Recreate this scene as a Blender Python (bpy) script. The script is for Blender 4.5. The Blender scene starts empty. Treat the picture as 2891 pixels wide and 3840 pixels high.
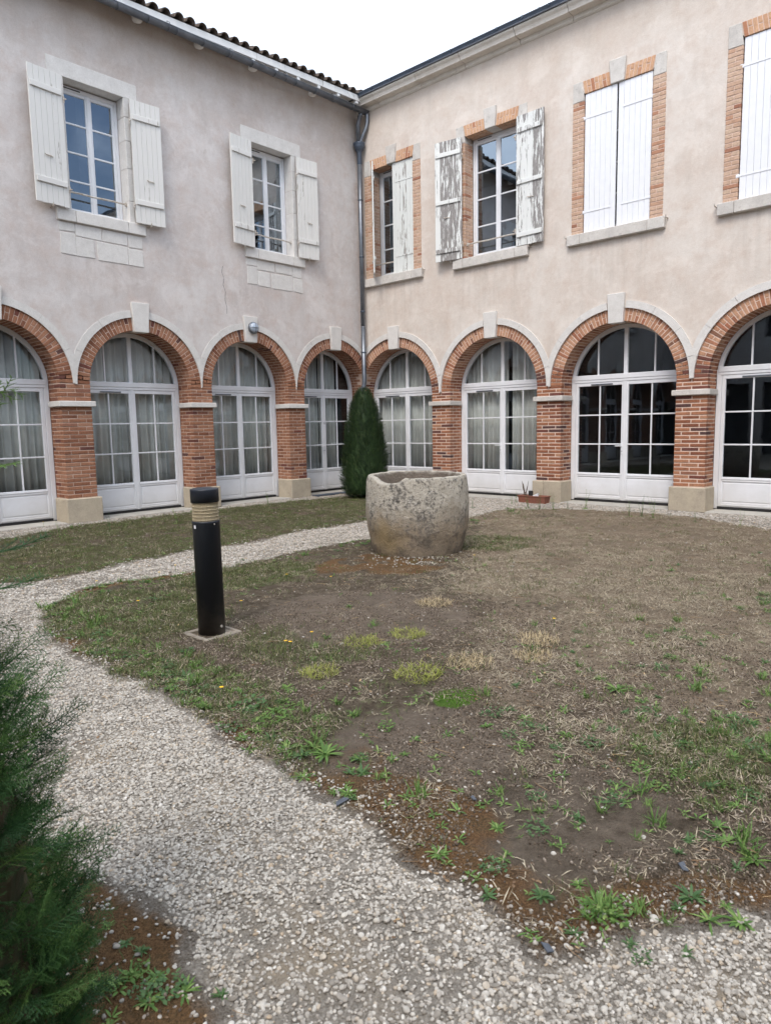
import bpy, math, random
import numpy as np
from mathutils import Matrix, Vector
from mathutils.geometry import tessellate_polygon

random.seed(7); rng = np.random.default_rng(11)
scene = bpy.context.scene
COL = scene.collection
rad = math.radians

# ------------------------------------------------------------------ camera
CAM = np.array([-12.6288, -12.3042, 1.6])
YAW, PITCH, ROLL, FOC = rad(42.7389), rad(-7.0181), rad(-1.0621), 2627.12
_F = np.array([math.cos(YAW)*math.cos(PITCH), math.sin(YAW)*math.cos(PITCH), math.sin(PITCH)])
_R = np.array([math.sin(YAW), -math.cos(YAW), 0.0]); _U = np.cross(_R, _F)
_R, _U = math.cos(ROLL)*_R + math.sin(ROLL)*_U, -math.sin(ROLL)*_R + math.cos(ROLL)*_U
cd = bpy.data.cameras.new('camera'); cam = bpy.data.objects.new('camera', cd); COL.objects.link(cam)
cam.matrix_world = Matrix(((_R[0], _U[0], -_F[0], CAM[0]), (_R[1], _U[1], -_F[1], CAM[1]), (_R[2], _U[2], -_F[2], CAM[2]), (0, 0, 0, 1)))
cd.sensor_fit = 'VERTICAL'; cd.sensor_height = 24; cd.lens = 24*FOC/3840
cd.clip_start = .05; cd.clip_end = 3000
cd.dof.use_dof = True; cd.dof.focus_distance = 9.0; cd.dof.aperture_fstop = 4.5
scene.camera = cam

# ------------------------------------------------------------------ world, sun, exposure
SUN_AZ, SUN_EL = rad(205), rad(52)          # direction towards the sun, angle from +X counter-clockwise
w = bpy.data.worlds.new('World'); scene.world = w; w.use_nodes = True
nt = w.node_tree; nt.nodes.clear(); N = nt.nodes.new; LK = nt.links.new
out = N('ShaderNodeOutputWorld'); bg = N('ShaderNodeBackground'); LK(bg.outputs[0], out.inputs[0])
sky = N('ShaderNodeTexSky'); sky.sky_type = 'NISHITA'; sky.sun_disc = False
sky.sun_elevation = SUN_EL; sky.sun_rotation = math.pi/2 - SUN_AZ; sky.air_density = 1.0; sky.dust_density = 3.0
bg.inputs[1].default_value = 0.12
tc = N('ShaderNodeTexCoord'); mp = N('ShaderNodeMapping'); mp.inputs['Scale'].default_value = (1, 1, 2.0)
mp.inputs['Location'].default_value = (3.1, .4, .3)
LK(tc.outputs['Generated'], mp.inputs[0])
cn = N('ShaderNodeTexNoise'); cn.inputs['Scale'].default_value = 1.15; cn.inputs['Detail'].default_value = 7; cn.inputs['Roughness'].default_value = .55
LK(mp.outputs[0], cn.inputs['Vector'])
cr = N('ShaderNodeValToRGB'); cr.color_ramp.elements[0].position = .40; cr.color_ramp.elements[1].position = .56
LK(cn.outputs[0], cr.inputs[0])
cc = N('ShaderNodeMix'); cc.data_type = 'RGBA'; cc.inputs[6].default_value = (8.0, 9.0, 10.4, 1); cc.inputs[7].default_value = (9.8, 10.7, 11.9, 1)
LK(cn.outputs[0], cc.inputs[0])
sm = N('ShaderNodeMix'); sm.data_type = 'RGBA'
LK(cr.outputs[0], sm.inputs[0]); LK(sky.outputs[0], sm.inputs[6]); LK(cc.outputs[2], sm.inputs[7]); LK(sm.outputs[2], bg.inputs[0])
sd = bpy.data.lights.new('sun', 'SUN'); sun = bpy.data.objects.new('sun', sd); COL.objects.link(sun)
sd.energy = 1.1; sd.angle = rad(22); sd.color = (1, .96, .91)
sv = Vector((math.cos(SUN_AZ)*math.cos(SUN_EL), math.sin(SUN_AZ)*math.cos(SUN_EL), math.sin(SUN_EL)))
sun.rotation_euler = sv.to_track_quat('Z', 'Y').to_euler()
scene.view_settings.view_transform = 'Standard'; scene.view_settings.look = 'None'
scene.view_settings.exposure = 0.88; scene.view_settings.gamma = 1
scene.render.engine = 'CYCLES'; scene.cycles.max_bounces = 5; scene.cycles.use_adaptive_sampling = True; scene.cycles.adaptive_threshold = .03; scene.cycles.transparent_max_bounces = 10

# ------------------------------------------------------------------ material helpers
def lin(r, g, b):
    f = lambda c: (c/255/12.92 if c/255 <= .04045 else ((c/255+.055)/1.055)**2.4)
    return (f(r), f(g), f(b), 1)
class NT:
    def __init__(s, name):
        s.m = bpy.data.materials.new(name); s.m.use_nodes = True; s.t = s.m.node_tree
        s.b = s.t.nodes['Principled BSDF']; s.o = s.t.nodes['Material Output']
    def n(s, typ, **kw):
        x = s.t.nodes.new('ShaderNode'+typ)
        for k, v in kw.items(): setattr(x, k, v)
        return x
    def l(s, a, b): s.t.links.new(a, b)
    def coord(s, scale=(1, 1, 1), kind='Object'):
        t = s.n('TexCoord'); m = s.n('Mapping'); m.inputs['Scale'].default_value = scale
        s.l(t.outputs[kind], m.inputs[0]); return m.outputs[0]
    def noise(s, vec, scale, detail=5, rough=.55, dist=0):
        x = s.n('TexNoise'); x.inputs['Scale'].default_value = scale; x.inputs['Detail'].default_value = detail
        x.inputs['Roughness'].default_value = rough; x.inputs['Distortion'].default_value = dist
        if vec is not None: s.l(vec, x.inputs['Vector'])
        return x.outputs[0]
    def ramp(s, fac, stops, interp='LINEAR'):
        r = s.n('ValToRGB'); e = r.color_ramp.elements; r.color_ramp.interpolation = interp
        while len(e) < len(stops): e.new(.5)
        for i, (p, c) in enumerate(stops):
            e[i].position = p; e[i].color = c if len(c) == 4 else (*c, 1)
        s.l(fac, r.inputs[0]); return r.outputs[0]
    def grey(s, fac, a, b, lo=0., hi=1.):
        return s.ramp(fac, [(a, (lo, lo, lo, 1)), (b, (hi, hi, hi, 1))])
    def mix(s, fac, a, b, mode='MIX'):
        x = s.n('Mix', data_type='RGBA', blend_type=mode)
        for sock, v in ((x.inputs[0], fac), (x.inputs[6], a), (x.inputs[7], b)):
            if hasattr(v, 'is_linked'): s.l(v, sock)
            else: sock.default_value = v if not isinstance(v, tuple) or len(v) == 4 else (*v, 1)
        return x.outputs[2]
    def math(s, op, a, b=None, clamp=False):
        x = s.n('Math', operation=op, use_clamp=clamp)
        for i, v in enumerate((a, b)):
            if v is None: continue
            if hasattr(v, 'is_linked'): s.l(v, x.inputs[i])
            else: x.inputs[i].default_value = v
        return x.outputs[0]
    def bump(s, h, strength=.3, dist=.01):
        b = s.n('Bump'); b.inputs['Strength'].default_value = strength; b.inputs['Distance'].default_value = dist
        s.l(h, b.inputs['Height']); s.l(b.outputs[0], s.b.inputs['Normal'])
    def col(s, c):
        if hasattr(c, 'is_linked'): s.l(c, s.b.inputs['Base Color'])
        else: s.b.inputs['Base Color'].default_value = c
    def rough(s, r, spec=.3):
        s.b.inputs['Roughness'].default_value = r; s.b.inputs['Specular IOR Level'].default_value = spec
    def attr(s, name):
        a = s.n('Attribute'); a.attribute_name = name; return a.outputs['Fac']
def objrand(k):
    a = k.n('ObjectInfo').outputs['Random']; g = k.n('NewGeometry').outputs['Random Per Island']
    return k.math('FRACT', k.math('ADD', a, g))

def m_plain(name, c, rough=.6, c2=None, scale=20., bump=0., spec=.3, metal=0., detail=5):
    k = NT(name); k.rough(rough, spec); k.b.inputs['Metallic'].default_value = metal
    v = k.coord()
    n = k.noise(v, scale, detail)
    k.col(k.mix(k.grey(n, .3, .7), c, c2 or tuple(x*.8 for x in c[:3])+(1,)))
    if bump: k.bump(n, bump, .01)
    return k.m
def m_stucco(name, c1, c2, c3, stain, eave, sill):
    k = NT(name); k.rough(.95, .1); v = k.coord()
    big = k.noise(v, .75, 6, .6); mid = k.noise(v, 3.2, 8, .65); fine = k.noise(v, 55, 4, .6)
    c = k.mix(k.grey(big, .38, .62), c1, c2)
    c = k.mix(k.math('MULTIPLY', k.grey(mid, .46, .66), .7), c, c3)
    c = k.mix(k.math('MULTIPLY', k.grey(k.noise(k.coord((1, 1, 1.3)), 1.7, 9, .7, .6), .5, .62), .45), c, tuple(min(x*1.13, .75) for x in c2[:3])+(1,))
    c = k.mix(.18, c, k.ramp(k.noise(v, 14, 8, .7, .3), [(.3, (.3, .3, .3)), (.7, (.7, .7, .7))]), 'OVERLAY')
    st = k.noise(k.coord((1.5, 1.5, .55)), 1.5, 8, .62)                 # run marks below the eaves
    z = k.n('SeparateXYZ'); k.l(k.coord(), z.inputs[0])
    top = k.n('MapRange'); k.l(k.math('ADD', z.outputs[2], k.math('MULTIPLY', st, 1.6)), top.inputs[0])
    top.inputs[1].default_value = eave-.55; top.inputs[2].default_value = eave+1.0
    c = k.mix(k.math('MULTIPLY', top.outputs[0], .75), c, stain)
    blot = k.noise(k.coord((1, 1, .8)), 5.5, 9, .72, .4)
    c = k.mix(k.math('MULTIPLY', k.grey(blot, .60, .72), .42), c, stain)
    c = k.mix(k.math('MULTIPLY', k.grey(k.noise(k.coord((1.6, 1.6, .6)), 2.4, 8, .68), .5, .72), .30), c, tuple(x*.72 for x in c1[:3])+(1,))
    u = k.math('ABSOLUTE', k.math('SUBTRACT', k.math('FRACT', k.math('ADD', k.math('DIVIDE', k.math('SUBTRACT', z.outputs[0], sill[0]), sill[1]), 50.5)), .5))
    run = k.noise(k.coord((3.6, 3.6, .3)), 1.5, 8, .66); side = k.grey(k.math('MULTIPLY', u, sill[1]), .45, 1.0, 1., 0.)
    fall = k.n('MapRange'); k.l(z.outputs[2], fall.inputs[0]); fall.inputs[1].default_value = sill[2]-1.5; fall.inputs[2].default_value = sill[2]
    below = k.math('LESS_THAN', z.outputs[2], sill[2]+.02)
    mask = k.math('MULTIPLY', k.math('MULTIPLY', k.math('MULTIPLY', side, fall.outputs[0]), below), k.grey(run, .44, .66))
    c = k.mix(k.math('MULTIPLY', mask, .32), c, tuple(x*.62 for x in stain[:3])+(1,))
    c = k.mix(.12, c, k.ramp(fine, [(.3, (.25, .22, .2)), (.7, (.85, .82, .8))]), 'OVERLAY')
    k.col(c)
    k.bump(k.math('ADD', k.math('MULTIPLY', fine, .35), k.math('MULTIPLY', mid, 1.4)), .45, .012)
    return k.m
def m_brick(name, stops, dirt=.35):
    k = NT(name); k.rough(.92, .15); r = objrand(k); v = k.coord()
    gv = k.n('NewGeometry').outputs['Position']
    c = k.ramp(r, stops)
    n = k.noise(gv, 38, 6, .65); n2 = k.noise(gv, 9, 4, .6)
    c = k.mix(.5, c, k.ramp(n, [(.25, (.28, .27, .26)), (.75, (.78, .76, .74))]), 'OVERLAY')
    c = k.mix(k.math('MULTIPLY', k.grey(n2, .52, .75), dirt), c, (.09, .06, .05, 1))
    k.col(c); k.bump(n, .55, .006); return k.m
def m_stone(name, c1, c2, dark, lichen=.3, scale=7.):
    k = NT(name); k.rough(.93, .12); gv = k.n('NewGeometry').outputs['Position']; r = objrand(k)
    n = k.noise(gv, scale, 8, .65); f = k.noise(gv, 60, 5, .6); d = k.noise(gv, scale*2.3, 9, .75)
    c = k.mix(k.grey(n, .35, .65), c1, c2)
    c = k.mix(k.math('MULTIPLY', k.grey(d, .55, .72), lichen), c, dark)
    c = k.mix(.22, c, k.ramp(r, [(0, (.38, .38, .37)), (1, (.62, .61, .59))]), 'OVERLAY')
    c = k.mix(.25, c, k.ramp(f, [(.3, (.3, .3, .3)), (.7, (.75, .75, .75))]), 'OVERLAY')
    k.col(c); k.bump(k.math('ADD', f, k.math('MULTIPLY', d, 1.5)), .5, .006); return k.m
def m_peel(name, paint, wood1, wood2, amount):
    k = NT(name); k.rough(.75, .2); gv = k.n('NewGeometry').outputs['Position']; r = objrand(k)
    mp = k.n('Mapping'); mp.inputs['Scale'].default_value = (1, 1, .12); k.l(gv, mp.inputs[0])
    off = k.n('Combine' + 'XYZ'); k.l(k.math('MULTIPLY', r, 37.), off.inputs[0]); k.l(k.math('MULTIPLY', r, 11.), off.inputs[2])
    add = k.n('VectorMath', operation='ADD'); k.l(mp.outputs[0], add.inputs[0]); k.l(off.outputs[0], add.inputs[1])
    n = k.noise(add.outputs[0], 22, 8, .7, .3); grain = k.noise(add.outputs[0], 90, 5, .6)
    thr = k.math('ADD', n, k.math('MULTIPLY', k.math('SUBTRACT', r, .5), .22))
    mask = k.grey(thr, amount-.015, amount+.015)
    wood = k.mix(k.grey(grain, .35, .65), wood1, wood2)
    k.col(k.mix(mask, paint, wood)); k.bump(k.math('ADD', k.math('MULTIPLY', mask, -1.), k.math('MULTIPLY', grain, .3)), .5, .004)
    return k.m
def m_glass(name, tint=(.82, .86, .86), boost=1.0):
    k = NT(name); t = k.t; t.nodes.remove(k.b)
    fr = k.n('Fresnel'); fr.inputs[0].default_value = 1.52
    gl = k.n('BsdfGlossy'); gl.inputs['Roughness'].default_value = .015; gl.inputs[0].default_value = (.78, .89, 1, 1)
    tr = k.n('BsdfTransparent'); tr.inputs[0].default_value = (*tint, 1)
    v = k.coord(); b = k.n('Bump'); b.inputs['Strength'].default_value = .02; b.inputs['Distance'].default_value = .02
    k.l(k.noise(v, 3.0, 2), b.inputs['Height']); k.l(b.outputs[0], gl.inputs['Normal'])
    mx = k.n('MixShader'); k.l(k.math('MULTIPLY', k.math('MULTIPLY', fr.outputs[0], boost, True), k.math('SUBTRACT', 1.0, k.n('NewGeometry').outputs['Backfacing'])), mx.inputs[0]); k.l(tr.outputs[0], mx.inputs[1]); k.l(gl.outputs[0], mx.inputs[2])
    k.l(mx.outputs[0], k.o.inputs[0]); return k.m
def m_leaf(name, stops, rough=.55, trans=.25, tip=None, island=True):
    k = NT(name); k.rough(rough, .3); r = objrand(k) if island else k.n('ObjectInfo').outputs['Random']; v = k.coord(); n = k.noise(v, 40, 3)
    c = k.ramp(r, stops)
    c = k.mix(.35, c, k.ramp(n, [(.3, (.35, .35, .35)), (.7, (.65, .65, .65))]), 'OVERLAY')
    k.col(c); k.b.inputs['Transmission Weight'].default_value = 0
    d = k.n('BsdfTranslucent'); k.l(c, d.inputs[0]); mx = k.n('MixShader'); mx.inputs[0].default_value = trans
    k.l(k.b.outputs[0], mx.inputs[1]); k.l(d.outputs[0], mx.inputs[2]); k.l(mx.outputs[0], k.o.inputs[0]); return k.m

MT = {}
MT['stucco_left'] = m_stucco('stucco_left', (.53, .482, .46, 1), (.62, .588, .57, 1), (.53, .45, .41, 1), (.34, .275, .22, 1), 8.75, (-2.66, 3.84, 5.13))
MT['stucco_right'] = m_stucco('stucco_right', (.59, .52, .462, 1), (.645, .592, .54, 1), (.565, .475, .412, 1), (.44, .37, .305, 1), 9.3, (1.02, 2.708, 4.91))
MT['brick_left'] = m_brick('brick_left', [(0, (.20, .088, .055)), (.3, (.265, .125, .076)), (.62, (.315, .158, .098)), (.88, (.345, .185, .122)), (.95, (.16, .06, .045)), (1, (.10, .06, .055))])
MT['brick_pier'] = m_brick('brick_pier', [(0, (.20, .08, .048)), (.35, (.29, .125, .073)), (.65, (.345, .163, .095)), (.80, (.39, .215, .135)), (.88, (.17, .065, .05)), (1, (.075, .05, .05))])
MT['brick_arch'] = m_brick('brick_arch', [(0, (.36, .185, .115)), (.4, (.43, .24, .155)), (.75, (.47, .28, .185)), (.9, (.33, .14, .085)), (1, (.20, .11, .075))], .25)
MT['brick_tan'] = m_brick('brick_tan', [(0, (.46, .31, .225)), (.4, (.51, .36, .27)), (.76, (.49, .365, .275)), (.88, (.42, .23, .15)), (1, (.29, .14, .095))], .25)
MT['brick_lintel'] = m_brick('brick_lintel', [(0, (.50, .30, .19)), (.6, (.56, .36, .235)), (.88, (.49, .28, .17)), (1, (.34, .15, .09))], .2)
MT['mortar'] = m_plain('mortar', (.70, .54, .45, 1), .95, (.58, .44, .36, 1), 30, .4, .1)
MT['mortar_old'] = m_plain('mortar_old', (.62, .47, .39, 1), .95, (.50, .37, .30, 1), 22, .4, .1)
MT['limestone'] = m_stone('limestone', (.67, .65, .625, 1), (.60, .58, .555, 1), (.38, .345, .31, 1), .3)
MT['limestone_grey'] = m_stone('limestone_grey', (.61, .58, .545, 1), (.50, .475, .445, 1), (.16, .15, .135, 1), .5, 5)
MT['slab'] = m_stone('slab_stone', (.27, .24, .20, 1), (.20, .17, .14, 1), (.08, .07, .06, 1), .5, 9)
MT['plinth'] = m_stone('plinth', (.46, .40, .31, 1), (.38, .33, .26, 1), (.15, .13, .11, 1), .45, 4)
MT['cornice'] = m_stone('cornice', (.68, .635, .58, 1), (.60, .555, .50, 1), (.2, .17, .14, 1), .35, 4)
MT['pvc'] = m_plain('white_frame', (.74, .75, .78, 1), .35, (.70, .71, .74, 1), 6, 0, .4)
k = NT('white_door_frame'); k.rough(.38, .4); gz_ = k.n('SeparateXYZ'); gp_ = k.n('NewGeometry').outputs['Position']; k.l(gp_, gz_.inputs[0])
dn = k.noise(gp_, 5, 8, .7); foot = k.n('MapRange'); k.l(k.math('ADD', gz_.outputs[2], k.math('MULTIPLY', dn, -.35)), foot.inputs[0]); foot.inputs[1].default_value = -.12; foot.inputs[2].default_value = .22; foot.inputs[3].default_value = .5; foot.inputs[4].default_value = .0
c = k.mix(k.grey(k.noise(gp_, 2.2, 6), .4, .65), (.74, .75, .78, 1), (.68, .69, .71, 1)); c = k.mix(foot.outputs[0], c, (.42, .39, .35, 1)); k.col(c); MT['pvc'] = k.m
MT['paint_white'] = m_plain('white_shutter_paint', (.78, .79, .82, 1), .5, (.74, .75, .78, 1), 8, .05, .35)
MT['paint_cream'] = m_peel('cream_shutter_paint', (.66, .65, .625, 1), (.42, .40, .36, 1), (.3, .28, .25, 1), .70)
MT['peel_heavy'] = m_peel('peeling_white_paint', (.70, .71, .69, 1), (.34, .32, .31, 1), (.20, .19, .18, 1), .535)
MT['peel_light'] = m_peel('worn_white_paint', (.66, .68, .66, 1), (.40, .38, .36, 1), (.24, .22, .2, 1), .60)
MT['fascia'] = m_peel('fascia_paint', (.76, .755, .74, 1), (.45, .42, .38, 1), (.3, .28, .25, 1), .68)
MT['glass'] = m_glass('window_glass', (.95, .965, .965), 1.9)
MT['glass_up'] = m_glass('upper_window_glass', (.9, .93, .94), 6.0)
MT['zinc'] = m_plain('zinc', (.23, .25, .28, 1), .42, (.15, .165, .19, 1), 6, .1, .5, .75)
MT['zinc_dark'] = m_plain('painted_zinc', (.085, .11, .15, 1), .45, (.06, .075, .1, 1), 5, .05, .5, .4)
MT['tile'] = m_stone('clay_tile', (.16, .125, .105, 1), (.10, .085, .075, 1), (.045, .042, .04, 1), .6, 9)
MT['iron'] = m_plain('rusty_iron', (.34, .26, .19, 1), .7, (.55, .52, .47, 1), 30, .3, .3)
MT['iron_white'] = m_plain('painted_iron', (.62, .61, .58, 1), .6, (.35, .27, .2, 1), 25, .2, .3)
MT['dark'] = m_plain('dark_gap', (.025, .024, .024, 1), .8)
MT['curtain'] = m_plain('curtain_cloth', (.62, .62, .59, 1), .9, (.52, .52, .49, 1), 3)
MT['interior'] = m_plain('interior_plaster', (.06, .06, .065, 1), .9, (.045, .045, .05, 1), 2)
MT['threshold'] = m_stone('threshold', (.42, .40, .36, 1), (.35, .33, .30, 1), (.2, .18, .15, 1), .3, 5)
MT['terracotta'] = m_plain('terracotta_plastic', (.27, .105, .068, 1), .65, (.21, .09, .065, 1), 14, .05, .35)
MT['bollard'] = m_plain('bollard_paint', (.012, .015, .022, 1), .42, (.018, .021, .028, 1), 9, .03, .4)
k = NT('dusty_bollard_paint'); k.rough(.45, .4); v = k.coord(); z_ = k.n('SeparateXYZ'); k.l(v, z_.inputs[0]); n = k.noise(v, 14, 8, .7); ds = k.noise(k.coord((1, 1, .25)), 9, 7, .65)
mud = k.n('MapRange'); k.l(k.math('ADD', z_.outputs[2], k.math('MULTIPLY', n, -.45)), mud.inputs[0]); mud.inputs[1].default_value = -.16; mud.inputs[2].default_value = .06; mud.inputs[3].default_value = .4; mud.inputs[4].default_value = 0.
c = k.mix(k.math('MULTIPLY', k.grey(ds, .48, .72), .5), (.010, .013, .021, 1), (.028, .031, .04, 1)); k.col(k.mix(mud.outputs[0], c, (.13, .105, .08, 1))); MT['bollard'] = k.m
MT['bark'] = m_plain('bark', (.13, .085, .055, 1), .9, (.07, .045, .03, 1), 20, .5)
MT['slate'] = m_plain('slate', (.09, .10, .12, 1), .6, (.05, .055, .065, 1), 20, .2)

# ------------------------------------------------------------------ mesh helpers
class MB:
    def __init__(s): s.v = []; s.f = []; s.mi = []; s.cur = 0
    def add(s, vs, fs):
        o = len(s.v); s.v += [tuple(p) for p in vs]; s.f += [tuple(i+o for i in f) for f in fs]; s.mi += [s.cur]*len(fs); return s
    def hexa(s, c, ch=0.):                       # c[i][j][k] corners
        if ch <= 0:
            vs = [c[i][j][k] for i in (0, 1) for j in (0, 1) for k in (0, 1)]
            return s.add(vs, orient(vs, [(0, 1, 3, 2), (4, 5, 7, 6), (0, 1, 5, 4), (2, 3, 7, 6), (0, 2, 6, 4), (1, 3, 7, 5)]))
        P = lambda i, j, k: np.array(c[i][j][k], float)
        vs = []; idx = {}
        for i in (0, 1):
            for j in (0, 1):
                for k in (0, 1):
                    p = P(i, j, k); e = [P(1-i, j, k)-p, P(i, 1-j, k)-p, P(i, j, 1-k)-p]
                    e = [x/np.linalg.norm(x)*min(ch, np.linalg.norm(x)*.3) for x in e]
                    for a in range(3):
                        idx[(i, j, k, a)] = len(vs); vs.append(p + sum(e[b] for b in range(3) if b != a))
        fs = []
        for a in range(3):
            b, d = [x for x in range(3) if x != a]
            def K(va, vb, vd, ax):
                t = [0, 0, 0]; t[a] = va; t[b] = vb; t[d] = vd; return idx[(*t, ax)]
            for va in (0, 1): fs.append((K(va, 0, 0, a), K(va, 1, 0, a), K(va, 1, 1, a), K(va, 0, 1, a)))
            for vb in (0, 1):
                for vd in (0, 1): fs.append((K(0, vb, vd, b), K(1, vb, vd, b), K(1, vb, vd, d), K(0, vb, vd, d)))
        for i in (0, 1):
            for j in (0, 1):
                for k in (0, 1): fs.append(tuple(idx[(i, j, k, a)] for a in range(3)))
        return s.add(vs, orient(vs, fs))
    def box(s, x0, x1, y0, y1, z0, z1, ch=0.):
        return s.hexa([[[(x, y, z) for z in (z0, z1)] for y in (y0, y1)] for x in (x0, x1)], ch)
    def prism(s, poly, y0, y1):                  # polygon in (x,z), extruded along y; outline convex or not
        n = len(poly); vs = [(p[0], y0, p[1]) for p in poly] + [(p[0], y1, p[1]) for p in poly]
        a = sum(poly[i][0]*poly[(i+1) % n][1]-poly[(i+1) % n][0]*poly[i][1] for i in range(n))
        fs = [tuple(range(n)), tuple(range(2*n-1, n-1, -1))] + [(i, i+n, (i+1) % n+n, (i+1) % n) for i in range(n)]
        if a < 0: fs = [f[::-1] for f in fs]
        return s.add(vs, fs)
    def tube(s, pts, r, n=10, cap=True):
        pts = [np.array(p, float) for p in pts]; rs = r if isinstance(r, (list, tuple)) else [r]*len(pts); vs = []; fs = []
        up = None
        for i, p in enumerate(pts):
            t = pts[min(i+1, len(pts)-1)]-pts[max(i-1, 0)]; t = t/np.linalg.norm(t)
            if up is None:
                h = np.array([0, 0, 1.]) if abs(t[2]) < .9 else np.array([1., 0, 0]); up = np.cross(t, h)
            up = up-t*(up@t); up /= np.linalg.norm(up); sd = np.cross(t, up)
            for j in range(n):
                a = 2*math.pi*j/n; vs.append(p+rs[i]*(math.cos(a)*up+math.sin(a)*sd))
        for i in range(len(pts)-1):
            for j in range(n): fs.append((i*n+j, i*n+(j+1) % n, (i+1)*n+(j+1) % n, (i+1)*n+j))
        if cap: fs += [tuple(range(n-1, -1, -1)), tuple(range((len(pts)-1)*n, len(pts)*n))]
        return s.add(vs, fs)
    def lathe(s, prof, n=32, c=(0, 0, 0)):       # prof list of (r,z)
        vs = []; fs = []
        for r, z in prof:
            for j in range(n):
                a = 2*math.pi*j/n; vs.append((c[0]+r*math.cos(a), c[1]+r*math.sin(a), c[2]+z))
        for i in range(len(prof)-1):
            for j in range(n): fs.append((i*n+j, i*n+(j+1) % n, (i+1)*n+(j+1) % n, (i+1)*n+j))
        return s.add(vs, fs)
    def mesh(s, name, mats):
        me = bpy.data.meshes.new(name); me.from_pydata(s.v, [], s.f)
        for m in (mats if isinstance(mats, list) else [mats]): me.materials.append(MT[m] if isinstance(m, str) else m)
        if any(s.mi): me.polygons.foreach_set('material_index', s.mi)
        me.update(); return me
    def build(s, name, mats, parent=None, smooth=False):
        me = s.mesh(name, mats)
        if smooth: me.polygons.foreach_set('use_smooth', [True]*len(me.polygons))
        return link(name, me, parent)
def orient(vs, fs):
    c = np.mean(np.array(vs, float), axis=0); o = []
    for f in fs:
        p = [np.array(vs[i], float) for i in f]
        n = np.zeros(3)
        for i in range(len(p)): n += np.cross(p[i]-c, p[(i+1) % len(p)]-c)
        o.append(f if n@(sum(p)/len(p)-c) >= 0 else f[::-1])
    return o
def link(name, data, parent=None):
    o = bpy.data.objects.new(name, data); COL.objects.link(o); o.parent = parent; return o
def tag(o, label=None, cat=None, group=None, kind=None):
    for k, v in (('label', label), ('category', cat), ('group', group), ('kind', kind)):
        if v: o[k] = v
    return o
def empty(name, loc=(0, 0, 0), rz=0, parent=None):
    o = link(name, None, parent); o.location = loc; o.rotation_euler = (0, 0, rz); o.empty_display_size = .2; return o
def pixel_of(P):
    d = np.asarray(P)-CAM; z = d@_F
    return (.5+FOC*(d@_R)/z/2891, .5-FOC*(d@_U)/z/3840, z)
def ground_at(dx, dy, z=0.):                    # where a sight line meets the ground
    d = _F+_R*(dx*1.7364-1445.5)/FOC-_U*(dy*1.7364-1920)/FOC; t = (z-CAM[2])/d[2]; return CAM+t*d

# ------------------------------------------------------------------ the two wings (local frame: x along the wall, y into it, z up)
WL = empty('left_wing'); WR = empty('right_wing', rz=rad(-90))
tag(WL, 'left wing with mauve render, tile roof and brick arcade of curtained doors', 'building')
tag(WR, 'right wing with pink render, stone cornice and dark doors in its brick arcade', 'building')
MATW = {'L': Matrix.Identity(4), 'R': Matrix.Rotation(rad(-90), 4, 'Z')}
WING = {'L': WL, 'R': WR}; SG = {'L': -1, 'R': 1}
CROWN = 3.43; RING = .236; HOOD = .125; FACE = .018
ARCH = {'L': [(.95, .99), (3.408, .99), (5.893, 1.012), (8.44, 1.0), (10.95, 1.0), (13.45, 1.0), (15.95, 1.0), (18.45, 1.0)],
        'R': [(1.01, 1.115), (3.74, 1.10), (6.498, 1.114), (9.258, 1.11), (12.0, 1.11), (14.75, 1.11), (17.5, 1.11)]}
SEEN = {'L': 4, 'R': 4}
DEPTH = {'L': .47, 'R': .44}
WIN = {'L': [(6.50, .53, 5.33, 7.47), (2.66, .53, 5.33, 7.47), (10.34, .53, 5.33, 7.47), (14.18, .53, 5.33, 7.47)],
       'R': [(1.02, .635, 5.10, 7.57), (3.735, .635, 5.10, 7.57), (6.435, .635, 5.10, 7.57), (9.14, .635, 5.10, 7.57), (11.85, .635, 5.1, 7.57), (14.57, .635, 5.1, 7.57), (17.3, .635, 5.1, 7.57)]}
TOPW = {'L': 9.02, 'R': 9.0}
END = {'L': 19.9, 'R': 19.0}
# --- bricks are collected, the 300 that show largest of a wing become objects, the rest one mesh
BR = {'L': [], 'R': []}; KEYM = {}
def keymesh(key):
    if key in KEYM: return KEYM[key]
    rr = random.Random(str(key)); m = MB(); jt = lambda: rr.uniform(-.0018, .0018)
    if key[0] == 'box':
        _, dx, dy, dz, var = key
        c = [[[(x+jt(), y+jt()*.5, z+jt()) for z in (-dz/2, dz/2)] for y in (-dy/2, dy/2)] for x in (-dx/2, dx/2)]
    else:
        _, ri, ro, h0, h1, d, var = key
        c = [[[(sx*(h0 if k == 0 else h1)+jt(), y+jt()*.5, (ri if k == 0 else ro)) for k in (0, 1)] for y in (0, d)] for sx in (-1, 1)]
    m.hexa(c, .0045)
    KEYM[key] = (np.array(m.v), m.f); return KEYM[key]
def brick(wing, key, mat, M, part, face):
    BR[wing].append((key, mat, M, part, face))
def brick_box(wing, x0, x1, y0, y1, z0, z1, mat, part, face=None):
    dx, dy, dz = round(x1-x0, 3), round(y1-y0, 3), round(z1-z0, 3)
    if dx < .015 or dy < .015: return
    M = Matrix.Translation(((x0+x1)/2, (y0+y1)/2+random.uniform(-.0025, .0025), (z0+z1)/2)) @ Matrix.Rotation(random.uniform(-.006, .006), 4, 'Y')
    brick(wing, ('box', dx, dy, dz, random.randrange(4)), mat, M, part, (x1-x0)*(z1-z0) if face is None else face)

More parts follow.
